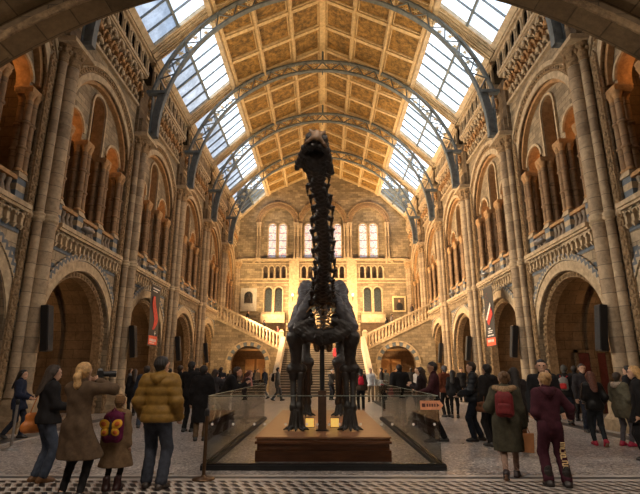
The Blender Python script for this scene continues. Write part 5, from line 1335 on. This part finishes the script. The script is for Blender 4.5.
# man in the maroon shirt at the glass corner
P_('man in maroon shirt and black trousers in profile at the glass corner', 437, 442, 82, H=1.80, vox=.013, head=(4, -6), hands=((-.14, .36, 1.06), (.14, .34, 1.06)), top=dict(c=(.05, .016, .02), fit=.018, name='shirt', hem=.88), legs=dict(c=(.012, .012, .014), fit=.02), hair=(H_BLK, 'short'), skin=SKIN_B, feet=((-.1, .12, 0, 0, 6), (.1, -.18, 0, 0, -6)))
P_('person in rust jacket and grey beanie with back turned behind the maroon shirt', 447, 417, 15, H=1.76, vox=.018, top=dict(c=RUST, fit=.03), legs=LEGB, hair=(H_BLK, 'short'), hat=(.16, .15, .15))
P_('woman in black jacket and leggings beside the rust jacket', 455, 418, -20, H=1.62, sex='f', vox=.018, top=dict(c=BLK, fit=.025, hem=.78), legs=LEGT, hair=(H_BLK, 'long'))
P_('man in black suit far back facing the entrance', 463, 402, 170, H=1.76, vox=.022, top=dict(c=BLK, fit=.025, hem=.78), legs=LEGB, hair=(H_BRN, 'short'), skin=SKIN_A)
P_('man in black quilted jacket and jeans turned to the left', 477, 441, 70, H=1.80, vox=.013, head=(8, -4), hands=((-.2, .30, 1.02), (.2, .28, 1.02)), top=dict(c=(.02, .023, .028), fit=.045, quilt=.10, rough=.4, hem=.86), legs=dict(c=(.022, .028, .04), fit=.016), hair=(H_BRN, 'short'), feet=((-.1, .05, 0, 0, 8), (.1, -.1, 0, 0, -8)))
p = P_('person in black hooded coat between the quilted jacket and the green parka', 493, 446, 30, H=1.74, vox=.015, top=dict(c=(.02, .018, .018), fit=.04, hood=True, hem=.82), legs=LEGB, hair=(H_BLK, 'short'))
shoulder_bag(p, 'brown leather bag of the person in black hooded coat', (.16, .06, .025), -1, .55, .9)
# woman in green parka
x, y = G(511, 479)
p = person('woman in long olive parka with fur hood striding away across the floor', x, y, -24, 1.58, sex='f', vox=.012, sway=.04, head=(10, -4), hands=((-.20, .20, 1.10), (.27, .10, .82)), feet=((-.06, -.20, .05, 38, 4), (.08, .20, .0, -4, -6)),
           top=dict(c=(.055, .050, .033), fit=.045, hem=.44, flare=.03, name='parka', hood=(.30, .19, .10), hood_size=1.5, mat='olive_cotton'), legs=dict(c=(.26, .17, .13), name='tights', fit=.004, flare=-.003), hair=(H_LBR, 'bun'), shoes=((.03, .02, .022), 1))
backpack(p, 'dark red drawstring backpack on the woman in olive parka', (.14, .018, .02), .98)
hb = at_hand(p, 1, (.02, .04, -.10)); t = thing('carrier_bag', 'orange paper carrier bag hanging from the hand of the woman in olive parka', 'bag', hb, R(-24))
b = MB(); b.taper((0, 0), -.30, -.02, .20, .10, .24, .11); b.build('bag_body', plain('orange_paper', (.45, .19, .07), .6, var=.2), t)
for e in (-1, 1): b = MB(); b.tube([(-.06, e * .04, -.02), (-.03, e * .02, .07), (.03, e * .02, .07), (.06, e * .04, -.02)], .006, 6); b.build('bag_handle', plain('orange_paper', (.45, .19, .07), .6), t)
# woman in maroon tracksuit, man in black behind her
x, y = G(556, 486)
p = person('woman in maroon velour tracksuit seen from behind, one arm held out', x, y, -6, 1.57, sex='f', vox=.012, head=(14, 0), hands=((-.12, .22, 1.02), (.42, .22, 1.04)), feet=((-.11, .0, 0, 0, 6), (.15, -.06, 0, 0, -8)), top=dict(c=(.052, .014, .022), fit=.03, hem=.86, mat='maroon_velour', hood=True), legs=dict(c=(.046, .012, .02), mat='maroon_velour_trousers', fit=.024, flare=.016), hair=((.36, .21, .085), 'bun'), shoes=((.018, .013, .012), 'boot', 1))
# pale lettering running up the back of the right trouser leg, laid on its surface
lt = [c for c in p['o'].children if c.name.startswith('trousers')][0]
M_let = plain('pale_gold_lettering', (.75, .55, .28), .5, bmp=0)
from mathutils.bvhtree import BVHTree
bv = BVHTree.FromPolygons([v.co.copy() for v in lt.data.vertices], [tuple(q.vertices) for q in lt.data.polygons])
GL = (((0, 0, 1, 0), (1, 0, 1, 1), (1, 1, 0, 1), (0, 1, 0, 0), (1, 0, 0, -.0)), ((1, 0, 0, 0), (0, 0, 0, .5), (0, .5, 1, .5), (1, .5, 1, 1), (1, 1, 0, 1)), ((0, 0, 0, 1), (0, 1, 1, 1), (1, 1, 1, .5), (1, .5, 0, .5)), ((0, 0, 1, 0), (0, 0, 0, 1), (0, 1, 1, 1), (1, 0, 1, .5)), ((0, 0, 1, 0), (1, 0, 1, 1), (1, 1, 0, 1), (0, .5, 1, .5)))
for k, segs in enumerate(GL):
    b = MB(); z0 = .20 + k * .082
    for x0, q0, x1, q1 in segs:
        pts = []
        for i in range(5):
            a = x0 + (x1 - x0) * i / 4; q = q0 + (q1 - q0) * i / 4; zz = z0 + q * .06
            kn = p['o']; cx = .135 + .0 * zz
            hit = bv.ray_cast(Vector((cx - .035 + a * .07, -1.2, zz)), Vector((0, 1, 0)))[0]
            if hit: pts.append(hit - Vector((0, .004, 0)))
        if len(pts) > 1: b.tube(pts, .0085, 6)
    if b.v: b.build('trouser_letter', M_let, lt)
x, y = G(551, 462)
person('dark-haired man in black coat facing the entrance behind the maroon tracksuit', x, y, 168, 1.80, vox=.013, head=(-8, 0), top=dict(c=(.014, .014, .016), fit=.03, hem=.72), legs=dict(c=(.012, .012, .014), fit=.016), hair=(H_BLK, 'short'), skin=SKIN_A, feet=((-.1, .16, 0, 0, 8), (.1, -.1, 0, 0, -8)))
P_('woman in dark coat walking behind the olive parka', 521, 452, -10, H=1.66, sex='f', vox=.016, top=dict(c=(.03, .025, .025), fit=.03, hem=.6), legs=LEGB, hair=(H_BLK, 'long'))
# right-hand group
x, y = G(599, 446)
p = person('red-haired woman in black leather jacket walking away to the right side chapel', x, y, -10, 1.58, sex='f', vox=.013, hands=((-.16, .25, 1.02), (.22, .10, .95)), feet=((-.05, .15, 0, -5, 4), (.08, -.18, .05, 35, -4)), top=dict(c=(.012, .012, .013), fit=.022, hem=.84, rough=.35), legs=dict(c=(.022, .026, .03), name='jeans', fit=.008, flare=0), hair=(H_RED, 'longest'), shoes=((.40, .02, .05), 1))
x, y = G(589, 432)
person('smiling man in dark jumper facing the entrance behind the red-haired woman', x, y, 175, 1.78, vox=.015, top=dict(c=(.035, .032, .036), fit=.02), legs=LEGD, hair=(H_BRN, 'short'))
p = P_('man with grey rucksack walking into the right side chapel', 570, 425, -40, H=1.74, vox=.016, top=dict(c=BLK, fit=.03), legs=LEGD, hair=(H_BLK, 'short'), feet=((-.05, .15, 0, 0, 4), (.08, -.15, .03, 20, -4)), hat=(.10, .10, .09))
backpack(p, 'grey rucksack with red side pocket on a man entering the right chapel', (.22, .21, .20), .9, col2=(.5, .03, .03))
P_('person in black jacket ahead of the man with the grey rucksack', 580, 421, -60, H=1.76, vox=.018, top=dict(c=BLK, fit=.035), legs=LEGB, hair=(H_BLK, 'short'))
x, y = G(626, 446)
p = person('child-sized figure in khaki parka with pale fur hood and pink shoes', x, y, -70, 1.56, sex='f', vox=.014, top=dict(c=(.12, .11, .075), fit=.04, hem=.66, hood=(.42, .34, .27), name='parka'), legs=dict(c=(.09, .085, .095), fit=.008, flare=0), hair=(H_BRN, 'short'), shoes=((.42, .02, .07), 1), hands=((-.16, .22, 1.0), (.16, .22, 1.0)))
P_('person in black coat standing just behind the khaki parka', 637, 436, 30, H=1.72, vox=.016, top=dict(c=(.016, .015, .018), fit=.035, hem=.66), legs=LEGB, hair=(H_BLK, 'short'))
P_('fair-haired woman in black at the very edge of the floor on the right', 648, 462, 60, H=1.68, sex='f', vox=.015, top=dict(c=BLK, fit=.03, hem=.7), legs=LEGB, hair=(H_BLD, 'long'))
P_('woman in black in the mouth of the right near chapel', 552, 417, 120, H=1.66, sex='f', vox=.02, top=dict(c=(.03, .028, .03), fit=.03), legs=LEGB, hair=(H_BRN, 'long'))
# people on the stairs and landing: both feet on one tread
FT = ((-.10, 0, 0, 0, 0), (.10, 0, 0, 0, 0))
def upper(e, k, fwd): return (e * (3.34 + 5.5 * k / 16 + (.1 if fwd else .235)), LZ + 2.6 * (k + 1) / 16 + .004)       # fwd: climbing outwards
def lower(k, fwd): return (31.5 + 6.5 * k / NST + (.09 if fwd else .215), LZ * (k + 1) / NST + .004)
LST = []
for e, k, fwd, Y, c, lab in ((1, 5, 0, 39.6, BLK, 'visitor in black part way up the right upper flight'), (1, 7, 1, 40.2, (.18, .15, .14), 'visitor in grey near the middle of the right upper flight'), (1, 12, 1, 40.0, (.04, .03, .03), 'visitor in brown near the top of the right upper flight'),
    (-1, 4, 0, 39.8, (.05, .05, .06), 'visitor in charcoal part way up the left upper flight'), (-1, 1, 1, 40.3, (.25, .08, .08), 'visitor in red near the bottom of the left upper flight'), (-1, 8, 0, 39.6, BLK, 'visitor in black high on the left upper flight')):
    X, zz = upper(e, k, fwd); LST.append((X, Y, zz, -90 * e * (1 if fwd else -1), c, lab))
for X, k, fwd, c, lab in ((1.0, 10, 0, (.30, .03, .04), 'visitor in red coming down the main stairs'), (-1.1, 7, 1, DGR, 'visitor in grey climbing the main stairs'), (1.9, 5, 0, NAVY, 'visitor in navy low on the main stairs')):
    Y, zz = lower(k, fwd); LST.append((X, Y, zz, 0 if fwd else 180, c, lab))
LST += [(2.6, 40.0, 3.304, 160, NAVY, 'visitor in navy at the right end of the landing'), (1.9, 41.0, 3.304, 200, (.06, .04, .04), 'visitor in dark brown on the landing beside the one in navy')]
for q, (X, Y, zz, f, c, lab) in enumerate(LST):
    person(lab, X, Y, f, 1.62 + .05 * (q % 3), z=zz, vox=.026, feet=FT, top=dict(c=c, fit=.03), legs=LEGD, hair=((H_BLK, H_BRN, H_LBR)[q % 3], 'short' if q % 2 else 'long'))
# ------------------------------------------------------------------ fittings: barrier posts, loudspeakers, banners, spotlights, chapel doors
def post(label, u, v, m, h=1.0):
    x, y = ground(u, v); t = thing('barrier_post', label, 'post', (x, y, 0))
    b = MB(); b.lathe([(.17, 0), (.175, .012), (.16, .03), (.05, .045), (.035, .07)], (0, 0), 24); b.build('weighted_base', m, t)
    b = MB(); b.cyl((0, 0, .05), (0, 0, h - .08), .028, n=14); b.build('pole', m, t)
    b = MB(); b.lathe([(.03, h - .1), (.038, h - .09), (.038, h - .02), (.03, h), (.012, h + .012)], (0, 0), 16); b.box(-.042, -.03, -.015, .015, h - .07, h - .03); b.build('belt_head', M_black, t)
post('bronze barrier post with a round base near the corner of the glass', 203, 480, M_bronze, 1.02)
post('pale grey barrier post with a round base by the first pier on the left', 9, 450, M_steel, 1.0)
sp = None
for sd, sn in SIDES:
    for i in (1, 2, 3, 4):
        lab = 'black column loudspeaker hung on the %s pier of the %s row' % (ORD[i - 1], sn); loc = (sd * 8.0, PY[i], 2.8)
        if sp is None:
            sp = thing('loudspeaker', lab, 'loudspeaker', loc, PI, 'loudspeakers on the piers')
            T = Matrix.Rotation(R(7), 4, 'Y')
            b = MB(); b.box(-.1, .1, -.15, .15, -.66, .66); b.box(.1, .11, -.13, .13, -.64, .64); b.xf(T).build('cabinet', M_black, sp)
            b = MB(); b.box(-.12, -.1, -.135, .135, -.63, .63)
            for k in range(30): b.box(-.126, -.12, -.135, .135, -.62 + k * .0415, -.606 + k * .0415)
            b.xf(T).build('front_grille', plain('grille_black', (.02, .02, .022), .7, bmp=0), sp)
            b = MB(); b.box(.09, .15, -.05, .05, -.1, .1); b.xf(T).build('wall_bracket', M_steel, sp)
            sp.rotation_euler[2] = PI if sd < 0 else 0
        else: dup(sp, loc, PI if sd < 0 else 0, lab)
# exhibition banners hanging from the gallery ledge
M_char = plain('charcoal_banner', (.028, .027, .03), .6, bmp=.1); M_redb = plain('red_print', (.55, .045, .03), .6, var=.4, scale=9, bmp=0); M_orb = plain('orange_red_label', (.75, .10, .04), .6, bmp=0); M_wht = plain('white_print', (.75, .73, .70), .6, bmp=0); M_dred = plain('dark_red_print', (.20, .02, .02), .6, var=.6, scale=5, bmp=0)
def banner(sd, yc, label, kind):
    t = thing('hanging_banner', label, 'banner', (sd * 7.95, yc, 2.72), 0.0 if sd < 0 else PI)
    H_, W_ = 2.8, .62
    b = MB(); n = 14; vs = []
    for k in range(n + 1):
        z = H_ * k / n; bow = .02 * math.sin(z * 2.2)
        for y in (-W_, W_): vs += [(bow, y, z), (bow - .012, y, z)]
    for k in range(n): b.add(vs[k * 4:k * 4 + 8], [(0, 2, 6, 4), (1, 5, 7, 3), (0, 4, 5, 1), (2, 3, 7, 6), (0, 1, 3, 2), (4, 6, 7, 5)], 0)
    b.build('banner_cloth', M_char, t)
    FX = .028; pr = lambda m, nm, polys: [None for _ in [0]]
    def prt(nm, m, loops):
        b = MB()
        for lp in loops: b.plate([lp], lambda a, z: (FX, a, z), lambda a, z: (FX - .012, a, z))
        b.build(nm, m, t)
    rect = lambda y0, y1, z0, z1: [(y0, z0), (y1, z0), (y1, z1), (y0, z1)]
    prt('label_panel', M_orb, [rect(-.55, .55, .06, .46)] if kind == 0 else [rect(-.6, .6, .04, .40)])
    FX = .032
    prt('label_lettering', M_wht, [rect(-.42 + k * .17, -.32 + k * .17, .20, .32) for k in range(5)] + ([rect(-.42, .2, .12, .15)] if kind == 0 else []))
    FX = .028
    if kind == 0:
        out = []
        pts = [(-.1 + .34 * math.sin(k * .28) * (1 - k / 30), .75 + k * .085) for k in range(19)]
        L_ = [(a - .12 - .12 * math.sin(PI * k / 18), z) for k, (a, z) in enumerate(pts)]; R_ = [(a + .12 + .16 * math.sin(PI * k / 18), z) for k, (a, z) in enumerate(pts)]
        prt('red_swirl', M_redb, [L_ + R_[::-1]])
        prt('small_emblem', M_wht, [rect(.12, .3, .56, .62), rect(.18, .22, .5, .7)]); prt('heading_lines', M_wht, [rect(-.5, .35, 2.62, 2.67), rect(-.5, .1, 2.5, 2.54)])
    else:
        prt('white_slash', M_wht, [[(-.45, 1.28), (-.30, 1.24), (.32, 1.86), (.26, 2.02)]]); prt('red_slash', M_redb, [[(-.30, 1.16), (-.1, .98), (.48, 1.45), (.34, 1.8), (-.2, 1.3)]])
        prt('text_lines', M_wht, [rect(-.2, .05, .80, .86), rect(-.3, .3, .70, .74), rect(-.3, .22, .62, .66), rect(-.4, .0, .48, .53), rect(.1, .4, .48, .53)])
        prt('faint_marks', M_dred, [rect(-.25 + .12 * (k % 3), -.18 + .12 * (k % 3), 2.0 + .12 * k, 2.03 + .12 * k) for k in range(5)])
    b = MB(); b.cyl((0, -W_ - .06, H_ + .02), (0, W_ + .06, H_ + .02), .025, n=10); b.build('hanging_rod', M_steel, t)
    for e in (-1, 1):
        b = MB(); b.cyl((-.5, e * .5, H_ + .55), (0, e * .5, H_ + .03), .015, n=6); b.build('bracket_arm', M_steel, t)
banner(-1, 22.2, 'dark banner with a red swirl and orange-red label hanging on the left wall', 0)
banner(1, 22.6, 'black banner with white and red slashes hanging on the right wall', 1)
sl = None
for sd, sn in SIDES:
    for i in (1, 2, 3):
        loc = (sd * (HW - .22), CY[i] + .8 * sd, 6.272); lab = 'small boat-shaped spotlight on the gallery ledge, %s bay of the %s wall' % (ORD[i], sn)
        if sl is None:
            sl = thing('ledge_spotlight', lab, 'spotlight', loc, 0, 'spotlights on the gallery ledge')
            b = MB(); b.sphere((.1, 0, .2), .2, 14, sc=(1, 1.7, .55)); b.build('lamp_housing', M_steel, sl)
            b = MB(); b.cyl((0, 0, 0), (.05, 0, .14), .03, n=8); b.box(-.06, .06, -.1, .1, 0, .015); b.build('yoke', M_black, sl)
        else: dup(sl, loc, 0 if sd < 0 else PI, lab)
# red door in the side wall of the near right-hand chapel
t = thing('chapel_door', 'dark red wooden door inside the near side chapel on the right', 'door', (10.75, CY[1] + 2.52, 0))
b = MB(); b.box(-.55, .55, -.05, .04, 0, 2.3); b.build('door_leaf', plain('dark_red_door', (.10, .02, .018), .45, var=.3), t)
b = MB(); b.box(-.66, -.55, -.09, .05, 0, 2.42); b.box(.55, .66, -.09, .05, 0, 2.42); b.box(-.66, .66, -.09, .05, 2.3, 2.42); b.build('door_frame', M_brown, t)
b = MB(); b.sphere((-.42, -.08, 1.05), .035, 10); b.build('door_knob', M_bronze, t)
t = thing('poster_stand', 'dark upright poster stand by the fourth pier on the left', 'sign', (-6.9, 26.0, 0), R(8))
b = MB(); b.box(-.32, .32, -.03, .03, .5, 1.75); b.build('poster_board', M_char, t)
b = MB(); b.plate([[(-.12, 1.2), (.1, 1.1), (.14, 1.5), (-.05, 1.6)]], lambda x, z: (x, -.036, z), lambda x, z: (x, -.03, z)); b.build('poster_print', plain('blue_print', (.10, .13, .2), .5, bmp=0), t)
for e in (-1, 1): b = MB(); b.cyl((e * .25, 0, 0), (e * .25, 0, .5), .02, n=8); b.box(e * .25 - .03, e * .25 + .03, -.2, .2, 0, .02); b.build('foot', M_black, t)

# pushchair beside the glass
t = thing('pushchair', 'dark pushchair parked by the glass among the crowd on the right', 'pushchair', (2.58, 13.5, 0), R(70))
M_tyre = plain('rubber_tyre', (.02, .02, .021), .7, bmp=0); M_fab = plain('pushchair_fabric', (.025, .027, .032), .8)
for e in (-1, 1):
    for y, r in ((.32, .09), (-.26, .13)):
        b = MB(); b.tube([(e * .24, y + (r - .018) * math.cos(a * PI / 9), r + (r - .018) * math.sin(a * PI / 9)) for a in range(18)], .018, 8, closed=True); w_ = b.build('wheel', M_tyre, t)
        b = MB(); b.cyl((e * .22, y, r), (e * .26, y, r), .025, n=10)
        for k in range(5): b.cyl((e * .24, y, r), (e * .24, y + (r - .02) * math.cos(k * 2 * PI / 5), r + (r - .02) * math.sin(k * 2 * PI / 5)), .006, n=5)
        b.build('spokes', M_steel, w_)
b = MB()
for e in (-1, 1):
    b.tube([(e * .22, .32, .10), (e * .21, .05, .42), (e * .21, -.30, .86), (e * .2, -.42, .98)], .013, 8); b.tube([(e * .22, -.26, .13), (e * .21, .0, .36), (e * .21, .12, .50)], .013, 8)
b.tube([(-.2, -.42, .98), (0, -.45, 1.0), (.2, -.42, .98)], .018, 8); b.cyl((-.21, .05, .42), (.21, .05, .42), .012, n=8); b.cyl((-.22, -.26, .13), (.22, -.26, .13), .010, n=8); b.build('frame', M_steel, t)
smooth_solid([((-.12, -.04, .46), (.12, -.04, .46), .07, .07, .05), ((-.12, .14, .44), (.12, .14, .44), .06, .06, .05), ((-.12, -.14, .52), (-.12, -.24, .80), .055, .05, .05), ((.12, -.14, .52), (.12, -.24, .80), .055, .05, .05), ((0, -.14, .52), (0, -.24, .80), .055, .05, .05), ((-.1, .2, .40), (-.1, .27, .24), .04, .035, .04), ((.1, .2, .40), (.1, .27, .24), .04, .035, .04)], .016, 'seat', M_fab, t)
b = MB(); n = 10; vs = []
for i in range(n + 1):
    a = R(10 + 95 * i / n)
    for x in (-.2, -.15, .15, .2): vs.append((x, -.22 + .30 * math.cos(a) * (1 if abs(x) < .18 else .9), .74 + .30 * math.sin(a) * (1 if abs(x) < .18 else .85)))
vs += [(x, y * .97 - .006, z - .02) for x, y, z in vs]; m_ = 4 * (n + 1)
for i in range(n):
    pass
fs = [(i * 4 + k, i * 4 + k + 1, i * 4 + 5 + k, i * 4 + 4 + k) for i in range(n) for k in range(3)]
b.add(vs, fs + [tuple(m_ + q for q in f[::-1]) for f in fs], 0, True); b.build('hood', M_fab, t)
b = MB(); b.box(-.17, .17, -.2, .14, .2, .3); b.build('basket', M_fab, t)
# ------------------------------------------------------------------ light
def lamp(name, typ, loc, e, col, size=.3, aim=None, spot=None, blend=.6):
    l = bpy.data.lights.new(name, typ); l.energy = e; l.color = col
    if typ == 'AREA': l.size = size
    elif typ == 'SUN': l.angle = size
    else: l.shadow_soft_size = size
    if spot: l.spot_size = R(spot); l.spot_blend = blend
    o = bpy.data.objects.new(name, l); COL.objects.link(o); o.location = loc
    if aim is not None: o.rotation_euler = (Vector(aim) - Vector(loc)).to_track_quat('-Z', 'Y').to_euler()
    return o
WARM, AMBER, SOFT = (1, .62, .28), (1, .43, .12), (1, .74, .46)
GAL = (16, 14, 14, 15, 16, 16)
for i in range(6):
    for sd, sn in SIDES:
        for u in (-1.58, 1.58): lamp('gallery_light', 'POINT', (sd * (HW + 1.05), CY[i] + u, 10.3), GAL[i], AMBER, .12)
for i in range(6):
    for sd, sn in SIDES:     # a dim lamp in each side chapel
        lamp('chapel_light', 'POINT', (sd * (HW + 3.0), CY[i], 4.3), 75, (1, .58, .25), .15)
for i in range(1, 7):
    for sd, sn in SIDES:     # uplights on the ledges above the piers, washing the painted ceiling
        lamp('ceiling_uplight', 'SPOT', (sd * 7.6, PY[i] - 3.2, 12.6), 1250, (1, .70, .37), .25, (sd * 1.0, PY[i] - 3.2 + .8, 21.5), 95)
# floods from the gallery ledges, more of them towards the far end
FL = (1700, 2100, 2300, 2500, 3000, 2800)
for i in range(6):
    for sd, sn in SIDES:
        k = (1.15, 1.2, 2.2, 5.0, 5.2, 2.2)[i] if sd < 0 else (.5, .5, .5, .5, .6, .8)[i]                      # those on the left light the right wall
        lamp('gallery_flood', 'SPOT', (sd * 7.9, CY[i], 6.6), FL[i] * k, ((1, .90, .76), (1, .88, .72), (1, .82, .60), (1, .72, .42), (1, .66, .34), (1, .64, .32))[i], .3, (-sd * 8.5, CY[i] + 2.2, 8.0), 100)
for x in (-5, 5):
    lamp('landing_flood', 'SPOT', (x, 39.5, 6.8), 4500, (1, .66, .30), .3, (x * .5, 45.7, 12.5), 110)
    lamp('stair_flood', 'SPOT', (x, 30, 6.0), 2200, (1, .66, .32), .3, (x * 1.1, 38, 3.0), 80)
    lamp('archway_light', 'POINT', (x * 1.16, 40.5, 2.6), 40, AMBER, .2)
for x in (-4.5, 0, 4.5):
    lamp('foreground_fill', 'AREA', (x, 3.0, 7.6), 190, (1, .84, .68), 1.2, (x, 4.5, 0))  # unseen fill lamps, added to brighten the foreground and people's backs
lamp('plinth_light', 'POINT', (-.27, 12.0, .62), 3, AMBER, .05); lamp('plinth_light', 'POINT', (.27, 12.0, .62), 3, AMBER, .05)
# day outside: bright broken cloud
w = bpy.data.worlds.new('sky'); SC.world = w; w.use_nodes = True; nt = w.node_tree; nt.nodes.clear()
out = N(nt, 'OutputWorld'); bg = N(nt, 'Background')
tc = N(nt, 'TexCoord'); nz = noise(nt, tc.outputs['Generated'], 2.6, 7, .6)
c = ramp(nt, nz, [(.34, (.42, .52, .66)), (.44, (.74, .80, .88)), (.54, (.97, .98, 1.0))])
L(nt, c, bg.inputs[0]); bg.inputs[1].default_value = 4.0; L(nt, bg.outputs[0], out.inputs[0])
lamp('daylight', 'SUN', (0, 20, 40), .6, (1, .95, .88), .2, (3.5, 24, 0))

# ------------------------------------------------------------------ camera and view
cam = bpy.data.cameras.new('camera'); cam.sensor_width = 36; cam.lens = FPX / 640 * 36; cam.clip_end = 200
co = bpy.data.objects.new('camera', cam); COL.objects.link(co)
co.location = (0, 0, CAMH); co.rotation_euler = (PI / 2 + PITCH, 0, math.atan(3 / FPX))
SC.camera = co
vs_ = SC.view_settings; vs_.view_transform = 'Standard'; vs_.look = 'None'; vs_.gamma = 1; vs_.exposure = 0.0
cy = SC.cycles
cy.use_denoising = True; cy.max_bounces = 6; cy.diffuse_bounces = 3; cy.glossy_bounces = 2; cy.transparent_max_bounces = 12; cy.caustics_reflective = False; cy.caustics_refractive = False
cy.sample_clamp_indirect = 6
